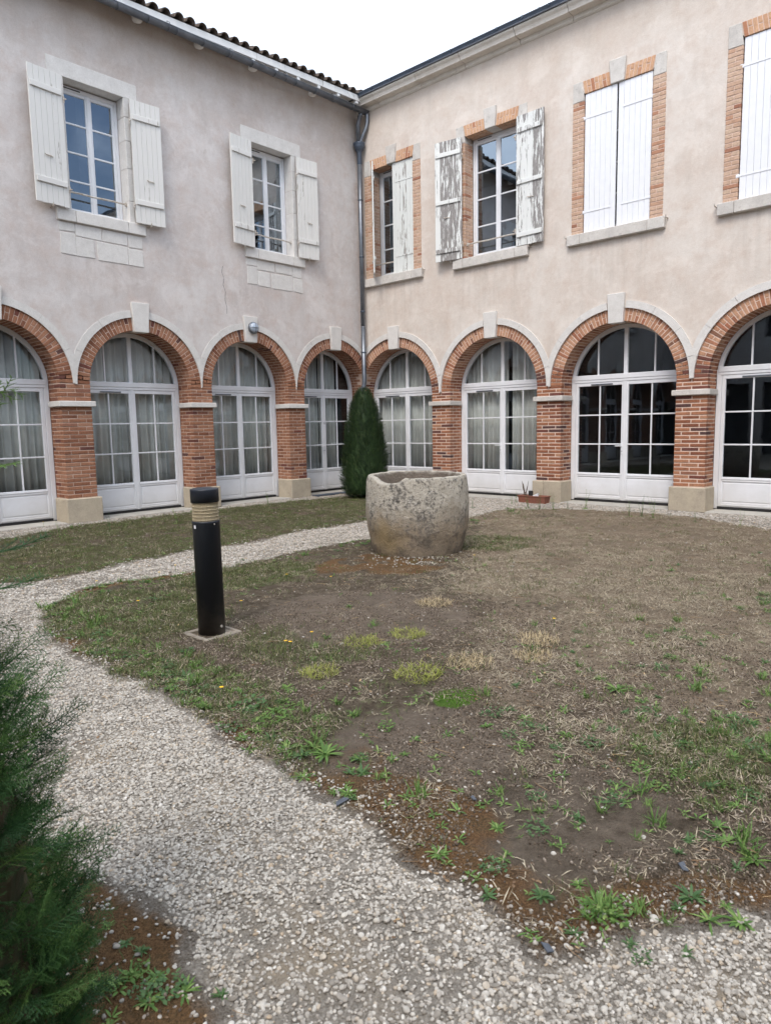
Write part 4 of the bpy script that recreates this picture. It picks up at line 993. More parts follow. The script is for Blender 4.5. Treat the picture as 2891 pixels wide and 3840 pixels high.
MT['crumb'] = m_leaf('soil_crumb', [(0, (.06, .045, .033)), (.5, (.125, .096, .07)), (.9, (.20, .16, .125)), (1, (.33, .285, .24))], .95, 0.)
def crumb_mesh(seed):
    me = PEB[seed].copy(); me.materials.clear(); me.materials.append(MT['crumb']); return me
CRB = [crumb_mesh(i) for i in range(4)]; Q = np.vstack([rand_pts(int(900*13.2**2)), rand_pts(120000, (-11.5, -7.5, -12, -7.5))]); Q = Q[in_view(Q) & clear(Q)]; d = lawn_d(Q); Q = Q[(d > .02) & (rng.random(len(Q)) < smooth(11, 3, np.hypot(Q[:, 0]-CAM[0], Q[:, 1]-CAM[1]))*smooth(.3, .6, fbm(Q[:, 0], Q[:, 1], 3, 71)))]; n = len(Q); d = lawn_d(Q); s = rng.uniform(.0015, .0062, n)
print('crumbs', n)
tag(scatter('soil_crumbs', np.column_stack([Q, height(Q, d)+s*.3]), rng.uniform(0, 6.28, (n, 3)), np.column_stack([s*1.3, s, s*.8]), CRB, rng.integers(0, 4, n)), 'crumbs of brown soil on the bare lawn', 'soil', kind='stuff')
# --- plants: leaf-sized faces
def leaf_strip(m, base, dirv, up, L, W, n=3, droop=.3, fold=0.):
    base = np.array(base, float); dirv = np.array(dirv, float); dirv /= np.linalg.norm(dirv); up = np.array(up, float); sd = np.cross(dirv, up); sd /= np.linalg.norm(sd)+1e-9
    vs = []; fs = []
    for i in range(n+1):
        t = i/n; p = base+dirv*L*t+up*(-droop*L*t*t); w_ = W*(math.sin(math.pi*(.12+.80*t))**.8)*(1 if i < n else .12)
        vs += [p-sd*w_/2, p+sd*w_/2]
    for i in range(n): fs.append((2*i, 2*i+1, 2*i+3, 2*i+2))
    m.add(vs, fs)
def blades(seed, n, spread, h0, h1, w_, lean, mat, name):
    r = random.Random(seed); m = MB()
    for _ in range(n):
        a = r.uniform(0, 6.28); ra = spread*math.sqrt(r.random()); b = r.uniform(0, 6.28); le = r.uniform(*lean); h = r.uniform(h0, h1)
        dv = (math.sin(le)*math.cos(b), math.sin(le)*math.sin(b), math.cos(le)); upv = np.array([-math.cos(le)*math.cos(b), -math.cos(le)*math.sin(b), math.sin(le)])*-1
        leaf_strip(m, (ra*math.cos(a), ra*math.sin(a), .002), dv, -upv if False else np.array([0, 0, 1.]) if le > .5 else -upv, h, r.uniform(.6, 1.2)*w_, 2, r.uniform(.05, .35))
    return m.mesh(name, mat)
MT['straw'] = m_leaf('dry_grass', [(0, (.19, .15, .10)), (.35, (.33, .275, .195)), (.7, (.45, .385, .28)), (.9, (.22, .17, .11)), (1, (.55, .49, .385))], .8, .1)
MT['grass'] = m_leaf('short_grass', [(0, (.06, .085, .028)), (.4, (.095, .125, .04)), (.7, (.125, .145, .055)), (.9, (.17, .16, .07)), (1, (.24, .21, .11))], .7, .2)
MT['weed'] = m_leaf('weed_leaf', [(0, (.075, .15, .035)), (.5, (.12, .215, .05)), (.8, (.165, .265, .07)), (1, (.24, .32, .10))], .55, .3)
MT['weed_dark'] = m_leaf('dark_weed_leaf', [(0, (.055, .115, .04)), (1, (.10, .175, .06))], .5, .25)
MT['tuft'] = m_leaf('yellow_green_grass', [(0, (.22, .25, .05)), (.5, (.30, .33, .07)), (1, (.42, .40, .14))], .7, .3)
MT['drytuft'] = m_leaf('bleached_grass', [(0, (.36, .28, .16)), (1, (.50, .41, .26))], .8, .2)
MT['petal'] = m_plain('yellow_petal', (.75, .45, .02, 1), .6)
STRAW = [blades(100+i, 17, .08, .02, .07, .0042, (.95, 1.5), 'straw', 'dry_blades') for i in range(6)]
GRASS = [blades(200+i, 15, .055, .015, .045, .0038, (.15, 1.1), 'grass', 'grass_blades') for i in range(6)]
def cover(name, meshes, dens, mask, smin, smax, label, cat):
    pts = []
    for lo, hi, k_ in ((0, 5, 1.0), (5, 9, .8), (9, 20, .45)):
        Q = rand_pts(int(dens*k_*13.2**2)); cdist = np.hypot(Q[:, 0]-CAM[0], Q[:, 1]-CAM[1]); Q = Q[(cdist >= lo) & (cdist < hi)]; Q = Q[in_view(Q) & clear(Q)]; pts.append(Q)
    Q = np.vstack(pts); mk = masks(Q); Q = Q[rng.random(len(Q)) < mask(Q, *mk)]; d = lawn_d(Q); n = len(Q); s = rng.uniform(smin, smax, n)
    print(name, n)
    o = scatter(name, np.column_stack([Q, height(Q, d)]), np.column_stack([rng.uniform(-.1, .1, n), rng.uniform(-.1, .1, n), rng.uniform(0, 6.28, n)]), np.column_stack([s, s, s]), meshes, rng.integers(0, len(meshes), n))
    return tag(o, label, cat, kind='stuff')
cover('dry_grass', STRAW, 640, lambda Q, d, st, gr, ru, ba, mo: (d > .03)*(.07+.95*st*smooth(.30, .52, fbm(Q[:, 0], Q[:, 1], .55, 95, 3))*smooth(.32, .60, .6*fbm(Q[:, 0], Q[:, 1], 3.2, 91)+.4*fbm(Q[:, 0], Q[:, 1], .9, 94))+.18*gr)*(polysd(Q, BED) < 0)*(1-.8*ba)*(1-.85*mo)*(1-.5*ru), .6, 1.15, 'bleached dry grass lying over the bare lawn', 'grass')
cover('short_grass', GRASS, 560, lambda Q, d, st, gr, ru, ba, mo: (d > .0)*np.clip(.045+1.0*gr+.10*st*smooth(.5, .7, fbm(Q[:, 0], Q[:, 1], 2.4, 97)), 0, 1)*(1-.7*ba)*(1-.5*ru), .6, 1.3, 'short olive green grass around the lamp and along the left strip', 'grass')
MOSS = [blades(250+i, 30, .03, .004, .012, .004, (.0, .7), 'moss', 'moss_blades') for i in range(2)] if MT.setdefault('moss', m_leaf('moss', [(0, (.07, .16, .02)), (1, (.14, .26, .04))], .8, .2)) else []
cover('moss', MOSS, 900, lambda Q, d, st, gr, ru, ba, mo: (mo > .35)*mo, .7, 1.2, 'bright green moss patch on bare soil in the middle of the lawn', 'moss')

# --- rosettes of weeds: one object each
def rosette(seed, n, L, W, mat, rise=(.15, .75)):
    r = random.Random(seed); m = MB()
    for i in range(n):
        a = 6.283*i*.382+r.uniform(-.3, .3); e = r.uniform(*rise); l = L*r.uniform(.4, 1.15)
        dv = (math.cos(a)*math.cos(e), math.sin(a)*math.cos(e), math.sin(e)); leaf_strip(m, (.004*math.cos(a), .004*math.sin(a), .003), dv, (-math.cos(a)*math.sin(e), -math.sin(a)*math.sin(e), math.cos(e)), l, W*r.uniform(.7, 1.2), 4, r.uniform(.2, .55))
    return m.mesh('weed_rosette', mat)
ROS = [rosette(300+i, 17+i % 5, .046+.005*(i % 3), .0095, 'weed' if i % 3 else 'weed_dark', (.1, 1.0)) for i in range(6)]+[rosette(320+i, 24, .052, .0078, 'weed', (.25, 1.35)) for i in range(3)]
def clover(seed, n, spread, mat):
    r = random.Random(seed); m = MB()
    for i in range(n):
        ra = spread*math.sqrt(r.random()); a = r.uniform(0, 6.28); b = r.uniform(0, 6.28); h = r.uniform(.006, .03)
        leaf_strip(m, (ra*math.cos(a), ra*math.sin(a), h), (math.cos(b), math.sin(b), r.uniform(-.3, .6)), (0, 0, 1), r.uniform(.012, .024), r.uniform(.009, .015), 2, .2)
    return m.mesh('weed_clump', mat)
def grassy(seed):
    me = blades(seed, 34, .028, .03, .085, .0055, (.1, 1.15), 'weed', 'weed_clump'); return me
ROS = ROS[:5]+[clover(350, 46, .055, 'weed'), clover(351, 60, .065, 'weed_dark'), grassy(360), grassy(361)]
V1 = [(45, 65, 1), (15, 118, 1), (60, 118, 1), (128, 142, .8), (285, 205, 1.7), (228, 45, .8), (180, 68, .7), (600, 195, .9), (715, 172, .7), (740, 218, .9), (757, 278, .7), (910, 300, 1.2), (590, 335, .9), (750, 350, 1), (1000, 280, 1.1), (1145, 200, 1.6), (1025, 230, 1.2), (1220, 325, 1.4), (1140, 375, .8), (1035, 155, .8), (1015, 100, .8), (1400, 75, 1), (1440, 115, .9), (1560, 105, 1.1), (1450, 175, .8), (1590, 210, 1.1), (1465, 265, 1.3), (1530, 250, .9), (1455, 325, 1.2), (1490, 385, 1.4), (1580, 430, 1.6), (1600, 455, 1.5), (1560, 380, 1.4), (1300, 440, 1.0), (365, 435, 1.4), (570, 495, 1.1), (555, 600, 1.1), (765, 605, 1.3), (1010, 670, 1.7), (960, 690, 1.6), (1060, 660, 1.6), (1030, 700, 1.6), (980, 640, 1.4), (910, 560, .8), (890, 745, 1.1), (1150, 665, 1.2), (1350, 605, 1.7), (1260, 700, .8), (1420, 690, 1.5), (1545, 700, 1.5), (1160, 840, .8), (1330, 815, .8), (700, 10, 1), (820, 15, .8), (960, 8, .9), (1540, 10, 1.2), (1640, 35, 1.2), (1295, 140, .9), (1185, 250, .9), (1340, 390, 1), (1530, 500, .9), (1110, 780, .9), (1300, 650, 1), (1490, 635, .7)]
V2 = [(400, 378, 1), (415, 438, 1), (540, 395, 1), (800, 352, 1.1), (1030, 352, 1), (1195, 375, 1.2), (1300, 395, 1.2), (1270, 415, 1.2), (1400, 318, 1.2), (1620, 345, 1.2), (1240, 270, 1), (545, 910, 1), (570, 990, 1.2), (545, 1030, 1), (640, 965, 1.1), (700, 1000, .9), (775, 1045, 1), (640, 1070, .8), (860, 1070, 1.2), (965, 1045, .9), (965, 1105, 1), (1045, 1050, 1), (1060, 890, 1.6), (940, 918, 1), (850, 965, 1.1), (1215, 1075, 1.1), (1140, 1078, .8), (1370, 890, 1.3), (1220, 910, .8), (1520, 1040, 1), (1565, 1100, 1.6), (1575, 938, .8), (1410, 1050, .8), (155, 1035, 1.1), (25, 980, 1), (265, 1085, .9), (890, 690, .8), (905, 660, .8), (735, 630, .9), (1395, 688, .9), (1250, 652, .8), (1350, 750, .8), (885, 735, .9), (1160, 795, 1), (660, 870, .9), (745, 850, .8), (1630, 845, 1.2), (1645, 910, 1)]
V3 = [(1070, 880, 1.5), (1195, 930, 1.5), (1165, 1010, 1.4), (1110, 980, 1.2), (1350, 1050, 1.8), (1400, 1080, 1.7), (1380, 1020, 1.5), (1300, 1090, 1.5), (1240, 1060, 1.4), (1550, 1105, 1.1), (1530, 905, .9), (1455, 865, .9), (1405, 575, 1), (1360, 615, 1), (1425, 670, .9), (1350, 665, .8), (1235, 790, 1), (1505, 440, 1), (1615, 520, 1), (1660, 600, .9), (990, 980, 1.2), (890, 870, 1.3), (950, 760, 1.2), (840, 780, 1.3), (730, 800, 1.2), (700, 740, 1.2), (580, 600, 1.3), (430, 640, 1.2), (560, 660, 1), (1270, 870, 1.2), (1320, 900, 1.1), (1225, 850, 1), (430, 500, 1.6), (370, 480, 1.6), (300, 450, 1.5), (210, 450, 1.6), (260, 480, 1.5), (670, 410, 1.4), (1045, 232, 1.1), (180, 440, 1.4), (240, 425, 1.4), (330, 420, 1.5), (400, 520, 1.4), (440, 560, 1.3), (440, 590, 1.2), (620, 640, 1.2), (660, 700, 1.2), (760, 760, 1.2), (800, 740, 1.2), (880, 800, 1.2), (930, 830, 1.2), (850, 850, 1.2), (1000, 740, 1.2)]
V4 = [(610, 905, .7), (600, 985, .8), (680, 1010, .8), (715, 1090, .8), (800, 1080, .9), (490, 1040, .9), (540, 870, .6), (465, 790, .6), (625, 1080, .7), (955, 1085, .6), (1500, 215, 1), (1440, 210, .7), (560, 1010, .8), (450, 1060, .9), (640, 1130, .9), (1560, 130, 1.1)]
ORD = ['leftmost', 'second from the left', 'third from the left', 'fourth from the left', 'fifth from the left', 'sixth from the left', 'seventh from the left', 'eighth from the left', 'ninth from the left', 'tenth from the left', 'eleventh from the left', 'twelfth from the left', 'thirteenth from the left', 'fourteenth from the left', 'fifteenth from the left', 'sixteenth from the left', 'seventeenth from the left', 'eighteenth from the left', 'nineteenth from the left', 'twentieth from the left']
def ordinal(i, n): return 'rightmost' if i == n-1 and n > 1 else ORD[i]
small = []
for lst, (ox, oy, fc), lab, grp, k_, big in ((V1, (1300, 2800, .95556), 'large green weed rosette on bare earth of the near right lawn', 'weeds on the near lawn', .76, 1.3), (V2, (1300, 1750, .95556), 'green weed rosette in the dry grass before the trough', 'weeds in the dry grass', .9, 1.2),
                              (V3, (0, 1900, .8709), 'large green weed rosette on the lawn edge along the winding path', 'weeds along the path edge', .95, 1.45), (V4, (0, 2800, .8709), 'green weed rosette in brown moss beside the near conifer', 'weeds by the near conifer', 1.0, .85)):
    row = sorted([v for v in lst if v[2] >= big])[:20]
    for vx, vy, s in lst:
        p = ground_at((ox+vx*fc)/1.7364, (oy+vy*fc)/1.7364); s *= k_*random.uniform(.85, 1.1); q = np.array([[p[0], p[1]]])
        if not clear(q)[0]: continue
        pz = float(height(q, lawn_d(q))[0]); rt = (random.uniform(-.1, .1), random.uniform(-.1, .1), random.uniform(0, 6.28)); pick = random.randrange(9); sz = s*random.uniform(.8, 1.15)
        if (vx, vy, s) and any(v[0] == vx and v[1] == vy for v in row):
            o = link('weed', ROS[pick]); o.location = (p[0], p[1], pz); o.rotation_euler = rt; o.scale = (s, s, sz)
            i = [v[:2] for v in row].index((vx, vy)); tag(o, lab+', '+ordinal(i, len(row)), 'weed', grp)
        else: small.append(((p[0], p[1], pz), rt, (s, s, sz), pick))
tag(scatter('small_weeds', [a[0] for a in small], [a[1] for a in small], [a[2] for a in small], ROS, [a[3] for a in small]), 'small green weeds dotted over the bare lawn', 'weeds', kind='stuff')
# small sprigs between: too many to count
SM = [rosette(340+i, 6, .028, .007, 'weed', (.2, .9)) for i in range(4)]
cover('ground_cover', SM, 150, lambda Q, d, st, gr, ru, ba, mo: (d > .02)*(.16+.85*gr+.45*smooth(5.5, 3, np.hypot(Q[:, 0]-CAM[0], Q[:, 1]-CAM[1])))*(1-.75*ba)*smooth(.42, .62, fbm(Q[:, 0], Q[:, 1], 1.7, 99)), .6, 1.5, 'tiny green sprigs scattered over the lawn', 'ground cover')
def edge_mask(Q, d, st, gr, ru, ba, mo):
    dm = polysd(Q, MAIN); e = smooth(.75, .1, dm)*(dm > .03)*((Q[:, 0] < -9.2) | (Q[:, 1] > -5.9))*(Q[:, 1] > -10.3)
    e = np.maximum(e, .8*smooth(-10.1, -9.2, Q[:, 0])*smooth(-9.9, -10.7, Q[:, 1])*(dm > .08)*smooth(.45, .62, fbm(Q[:, 0], Q[:, 1], 2.6, 117))); e = np.maximum(e, .5*(polysd(Q, STRIP) > .02)*smooth(.3, .05, polysd(Q, STRIP)))
    return e*smooth(.40, .58, fbm(Q[:, 0], Q[:, 1], 1.4, 111))*(d > .02)
cover('weed_clumps', ROS, 125, edge_mask, .45, 1.0, 'bright green weeds crowding the lawn edge along the gravel path', 'weeds')
# dead leaves and twigs
MT['litter'] = m_leaf('dead_leaf', [(0, (.12, .07, .04)), (.5, (.22, .14, .08)), (.85, (.33, .23, .13)), (1, (.45, .33, .18))], .85, .1)
def litter_mesh(seed):
    r = random.Random(seed); m = MB()
    for i in range(3):
        b = r.uniform(0, 6.28); leaf_strip(m, (r.uniform(-.06, .06), r.uniform(-.06, .06), r.uniform(.004, .01)), (math.cos(b), math.sin(b), r.uniform(-.1, .3)), (0, 0, 1), r.uniform(.012, .028), r.uniform(.006, .014), 2, r.uniform(-.3, .3))
    b = r.uniform(0, 6.28); x, y = r.uniform(-.05, .05), r.uniform(-.05, .05); m.tube([(x, y, .006), (x+.03*math.cos(b), y+.03*math.sin(b), .009), (x+.075*math.cos(b+.2), y+.075*math.sin(b+.2), .006)], [.0016, .0014, .0008], 4)
    return m.mesh('litter', 'litter')
cover('leaf_litter', [litter_mesh(i) for i in range(5)], 26, lambda Q, d, st, gr, ru, ba, mo: (d > .0)*.55+(d <= 0)*.03, .7, 1.3, 'scraps of dead leaf and twig lying on the lawn', 'leaf litter')
# grass tufts
def tuft(dx, dy, s, mat, label):
    p = ground_at(dx, dy); me = blades(int(dx), 300, .125, .03, .08, .0042, (.15, 1.25), mat, 'grass_tuft'); o = link('grass_tuft', me); q = np.array([[p[0], p[1]]]); o.location = (p[0], p[1], float(height(q, lawn_d(q))[0])); o.scale = (s*1.15, s*1.15, s*.8); o.rotation_euler = (0, 0, dx); tag(o, label, 'grass tuft')
tuft(905, 1465, 1.15, 'tuft', 'bright yellow green grass tuft just behind the moss patch'); tuft(783, 1392, 1.0, 'tuft', 'yellow green grass tuft in the bare patch, nearest the bollard'); tuft(882, 1377, .95, 'tuft', 'yellow green grass tuft right of a twin tuft on the bare patch')
tuft(690, 1458, .9, 'tuft', 'half dry grass tuft right of the bollard foot'); tuft(938, 1308, 1.1, 'drytuft', 'bleached straw tuft on the lawn before the stone trough'); tuft(1160, 1388, 1.1, 'drytuft', 'farther of two bleached straw tufts in mid lawn'); tuft(1150, 1425, 1.0, 'drytuft', 'nearer of two bleached straw tufts in mid lawn'); tuft(1015, 1440, 1.2, 'drytuft', 'wide pale straw tuft right of the yellow green tuft')
# yellow flowers
FL = MB()
for i in range(14): a = 6.283*i/14; leaf_strip(FL, (0, 0, .055), (math.cos(a)*.9, math.sin(a)*.9, .35), (0, 0, 1), .011, .006, 2, .2)
FL.cur = 1; FL.tube([(0, 0, 0), (.002, .001, .055)], .0012, 5); FLM = FL.mesh('flower', ['petal', 'weed'])
FLP = sorted(((380, 1236), (345, 1252), (210, 1272), (430, 1299), (522, 1317), (300, 1317), (618, 1408), (628, 1410), (674, 1388), (620, 1257), (480, 1513), (95, 1138), (1024, 1214), (1196, 1358), (715, 1262)))
for dx, dy in FLP:
    p = ground_at(dx, dy); o = link('yellow_flower', FLM); o.location = (p[0], p[1], .0); o.scale = (1.5,)*3; tag(o, 'tiny yellow flower in the lawn grass, '+ordinal(FLP.index((dx, dy)), len(FLP)), 'flower', 'yellow flowers in the lawn')
# slate chips and light stones lying about
for dx, dy, s, la in ((738, 1742, .028, 'dark slate chip on the rust brown lawn edge beside the path'), (1182, 3582/1.7364*1.0, .022, 'dark slate chip lying on the near gravel'), (1022, 1735, .014, 'small dark slate chip on bare soil of the near lawn'), (1474, 1885, .02, 'blue grey slate chip among weeds at the right of the lawn')):
    p = ground_at(dx, dy); m = MB(); m.hexa([[[(x*s*(1.2 if j else .8), (y+.3*x)*s*.55, z*.006) for z in (0, 1)] for j, y in enumerate((-1, 1))] for x in (-1, 1)], .002); o = m.build('slate_chip', 'slate'); o.location = (p[0], p[1], .022); o.rotation_euler = (.1, .15, dx); tag(o, la, 'stone')
MT['pale_stone'] = m_plain('pale_stone', (.48, .45, .40, 1), .9, (.38, .35, .31, 1), 30, .2)
LSP = sorted(((1128, 1606, .024), (1055, 1697, .014), (1300, 1752, .02), (1411, 1993, .024), (1389, 1816, .018), (1236, 1818, .02), (1195, 1850, .016), (948, 1692, .013), (1335, 1858, .014), (1002, 1805, .016), (1465, 1545, .016)))
for dx, dy, s in LSP:
    p = ground_at(dx, dy); o = link('loose_stone', PEB[int(dx) % 8].copy()); o.data.materials.clear(); o.data.materials.append(MT['pale_stone']); o.location = (p[0], p[1], .012); s_ = s*.68; o.scale = (s_*1.2, s_, s_*.75); o.rotation_euler = (0, 0, dx); tag(o, 'pale loose stone on the near lawn soil, '+ordinal(LSP.index((dx, dy, s)), len(LSP)), 'stone', 'loose stones on the lawn')

# --- tall thin weeds at the foot of the walls
def tall_weed(seed, h):
    r = random.Random(seed); m = MB()
    for s_ in range(r.randint(3, 5)):
        a = r.uniform(0, 6.28); le = r.uniform(.05, .3); pts = [(0, 0, 0)]; L = h*r.uniform(.6, 1)
        for t in range(1, 6): pts.append((L*t/5*math.sin(le)*math.cos(a)+r.uniform(-.006, .006), L*t/5*math.sin(le)*math.sin(a)+r.uniform(-.006, .006), L*t/5*math.cos(le)))
        m.tube(pts, [.0025, .0024, .002, .0018, .0015, .001], 4)
        for t in range(1, 6):
            for _ in range(4):
                b = r.uniform(0, 6.28); leaf_strip(m, pts[t], (math.cos(b), math.sin(b), .5), (0, 0, 1), r.uniform(.02, .05)*(1.2-t*.12), .008, 2, .3)
    for i in range(16): b = r.uniform(0, 6.28); leaf_strip(m, (r.uniform(-.05, .05), r.uniform(-.05, .05), .0), (math.cos(b), math.sin(b), r.uniform(.3, 1.5)), (0, 0, 1), r.uniform(.04, .09), .012, 3, .3)
    return m.mesh('tall_weed', 'weed_dark' if seed % 2 else 'weed')
TW = [tall_weed(400+i, .34+.06*(i % 3)) for i in range(5)]
TWP = [(385, 1133, 1.1, 'feathery weed before the leftmost plinth, by the left wing'), (240, 1148, .8, 'low leafy weed clump by the left plinth'), (580, 1093, .8, 'wispy weed at the gravel under the wall lamp'), (1020, 1098, .8, 'leafy weed at the right side of the stone trough'), (1112, 1085, .7, 'weed left of the terracotta planter'), (1140, 1098, .9, 'weed in front of the planter, left end'), (1165, 1103, 1.0, 'weed in front of the planter, middle'), (1195, 1103, 1.0, 'weed in front of the planter, right end'), (1225, 1100, .7, 'weed on the lawn edge right of the planter'), (1262, 1100, 1.1, 'tall airy weed right of the plinth with the planter'), (1358, 1117, 1.0, 'tall weed in front of the dark double door, left one'), (1385, 1118, 1.0, 'bushy weed in front of the dark double door, middle'), (1410, 1120, .95, 'bushy weed in front of the dark double door, right one'), (1500, 1130, .8, 'weed on gravel before the rightmost plinth'), (1595, 1140, .8, 'weed at lawn edge near the right border'), (130, 1155, .8, 'weed at the foot of the leftmost door'), (455, 1120, .8, 'weed behind the bollard light'), (1105, 1090, .6, 'small weed on gravel beside the planter'), (420, 1262, .8, 'wispy weed on the path edge left of the bollard')]
for i, (dx, dy, s, la) in enumerate(TWP):
    p = ground_at(dx, dy); o = link('wall_weed', TW[i % 5]); o.location = (min(p[0], -.12), min(p[1], -.12), 0); o.scale = (s, s, s); o.rotation_euler = (0, 0, i*1.3); tag(o, la, 'weed')
o = link('gutter_weed', TW[2]); o.matrix_world = MATW['R'] @ Matrix.Translation((5.0, -.30, 9.17)) @ Matrix.Scale(.7, 4); tag(o, 'small weed growing out of the right roof gutter', 'weed')

# ------------------------------------------------------------------ stone trough
k = NT('trough_stone'); k.rough(.95, .1); v = k.coord(); z = k.n('SeparateXYZ'); k.l(v, z.inputs[0]); n1 = k.noise(v, 3.5, 8, .65); n2 = k.noise(v, 20, 10, .78); n3 = k.noise(v, 45, 6, .7); n4 = k.noise(v, 7, 6, .6)
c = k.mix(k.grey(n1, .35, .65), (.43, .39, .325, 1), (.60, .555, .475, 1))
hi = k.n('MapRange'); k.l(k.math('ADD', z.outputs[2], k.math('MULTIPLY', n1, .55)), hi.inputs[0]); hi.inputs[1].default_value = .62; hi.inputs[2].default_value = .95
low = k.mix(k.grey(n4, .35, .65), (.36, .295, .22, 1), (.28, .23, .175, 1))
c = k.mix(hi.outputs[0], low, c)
c = k.mix(k.math('MULTIPLY', k.grey(k.math('ADD', k.math('MULTIPLY', n2, .7), k.math('MULTIPLY', n1, .3)), .50, .585), k.math('ADD', .3, k.math('MULTIPLY', hi.outputs[0], .58))), c, (.06, .056, .052, 1))
c = k.mix(k.math('MULTIPLY', k.grey(k.math('ADD', k.math('MULTIPLY', n1, .6), k.math('MULTIPLY', n2, .4)), .50, .60), .5), c, (.13, .12, .11, 1))
c = k.mix(k.math('MULTIPLY', k.grey(k.noise(v, 24, 8, .75), .54, .66), hi.outputs[0]), c, (.56, .535, .49, 1))
yl_ = k.n('MapRange'); 
sx = k.n('VectorMath', operation='DISTANCE'); k.l(v, sx.inputs[0]); sx.inputs[1].default_value = (-.56, .0, .27)
c = k.mix(k.math('MULTIPLY', k.grey(k.math('ADD', sx.outputs['Value'], k.math('MULTIPLY', n4, .35)), .25, .52, 1., 0.), .55), c, (.34, .25, .11, 1))
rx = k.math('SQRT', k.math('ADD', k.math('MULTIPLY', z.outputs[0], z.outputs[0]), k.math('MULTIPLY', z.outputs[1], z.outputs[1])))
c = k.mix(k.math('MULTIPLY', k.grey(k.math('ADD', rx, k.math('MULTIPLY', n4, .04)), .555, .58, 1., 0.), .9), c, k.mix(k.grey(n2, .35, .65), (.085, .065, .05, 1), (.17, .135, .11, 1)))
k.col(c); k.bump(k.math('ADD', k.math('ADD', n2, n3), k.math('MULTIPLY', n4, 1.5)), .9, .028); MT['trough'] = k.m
wc = np.array([-5.832, -6.573]); prof = [(.0, .05), (.40, .02), (.545, .0), (.565, .03), (.60, .16), (.635, .33), (.652, .50), (.656, .62), (.648, .78), (.635, .9), (.624, .955), (.612, .985), (.58, .995), (.548, .98), (.53, .93), (.485, .8), (.48, .5), (.46, .32), (.0, .30)]
pp = []
for a, b in zip(prof[:-1], prof[1:]):
    for t in range(4): pp.append((a[0]+(b[0]-a[0])*t/4, a[1]+(b[1]-a[1])*t/4))
pp.append(prof[-1]); m = MB(); m.lathe(pp, 120)
V = np.array(m.v); th = np.arctan2(V[:, 1], V[:, 0]); rr = np.hypot(V[:, 0], V[:, 1])
nz = (fbm(th*2+V[:, 2]*3+50, V[:, 2]*4+50, 2.0, 5, 4)-.5)+(vnoise(np.cos(th)*4+30, np.sin(th)*4+V[:, 2]*5+30, 3, 8)-.5)*.5
f_ = 1+nz*.03*smooth(0, .2, rr); V[:, 0] *= f_; V[:, 1] *= f_
tocam = math.atan2(CAM[1]-wc[1], CAM[0]-wc[0]); notch = tocam-math.radians(38)           # broken bite in the rim, left of the side facing the path
dth = (th-notch+math.pi) % (2*math.pi)-math.pi
cut = np.clip(1-(np.abs(dth)/.42)**2.5, 0, 1)*.075+(np.abs(dth) < .1)*.0+(vnoise(th*6+20, th*0+3, 2, 4)-.5)*.014
top = .99-cut; over = V[:, 2] > top; V[over, 2] = top[over]+(V[over, 2]-top[over])*.05
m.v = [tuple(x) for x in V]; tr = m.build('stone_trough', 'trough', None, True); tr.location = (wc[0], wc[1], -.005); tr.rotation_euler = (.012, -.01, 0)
tag(tr, 'round weathered stone well basin with a broken rim and lichen', 'basin')

# ------------------------------------------------------------------ bollard light
bo = empty('bollard_light', (-9.647, -7.683, 0)); tag(bo, 'black cylindrical bollard light with amber ribbed lens on the lawn', 'bollard'); bo.rotation_euler = (0, rad(-.4), 0)
m = MB(); m.lathe([(0, .02), (.103, .02), (.103, .89), (.105, .893), (.105, .905), (.09, .91)], 48); m.build('post', 'bollard', bo, True)
m = MB(); m.lathe([(.09, 1.048), (.1065, 1.05), (.1065, 1.142), (.104, 1.15), (.098, 1.152), (.06, 1.158), (0, 1.16)], 48); m.build('cap', 'bollard', bo, True)
k = NT('amber_lens'); k.rough(.3, .5); k.b.inputs['Base Color'].default_value = (.50, .42, .28, 1); k.b.inputs['Transmission Weight'].default_value = .25; MT['lens'] = k.m
m = MB(); m.lathe([(.094, .905), (.094, 1.052)], 48); nrib = 60
for j in range(nrib): a = 6.283*j/nrib; ca, sa = math.cos(a), math.sin(a); m.tube([(.096*ca, .096*sa, .907), (.096*ca, .096*sa, 1.05)], .0032, 5, False)
lens_ = m.build('lens', 'lens', bo, True)
m = MB(); m.lathe([(0, .905), (.07, .905), (.07, 1.05), (0, 1.05)], 24); m.build('lamp_core', 'iron', bo, True)
for j in range(6):
    zz = .915+.025*j; m = MB(); m.lathe([(.0, zz), (.0995, zz), (.1005, zz+.003), (.0995, zz+.006), (.0, zz+.006)], 48); m.build('louvre', 'lens', lens_, True)
al = math.atan2(CAM[1]+7.683, CAM[0]+9.647); d_ = lambda a, r: (r*math.cos(a), r*math.sin(a))
m = MB(); a = al-.93
for t in range(2): pass
m.hexa([[[(r*math.cos(a+q), r*math.sin(a+q), z_) for z_ in (.855, .88)] for r in (.1025, .1042)] for q in (-.09, .09)]); m.build('sticker', 'paint_white', bo)
for a, z_, r in ((al+.62, .885, .005), (al+.78, .085, .011)): m = MB(); m.tube([(.1*math.cos(a), .1*math.sin(a), z_), (.107*math.cos(a), .107*math.sin(a), z_)], r, 10); m.build('bolt', 'pale_stone', bo)
sl = MB()
for (x0, x1, y0, y1) in ((-.165, .165, -.165, -.125), (-.165, .165, .125, .165), (-.165, -.125, -.1245, .1245), (.125, .165, -.1245, .1245)): sl.box(x0, x1, y0, y1, -.03, .03, .008)
sl.box(-.1245, .1245, -.1245, .1245, -.03, .02); so = sl.build('base_slab', 'slab', bo)

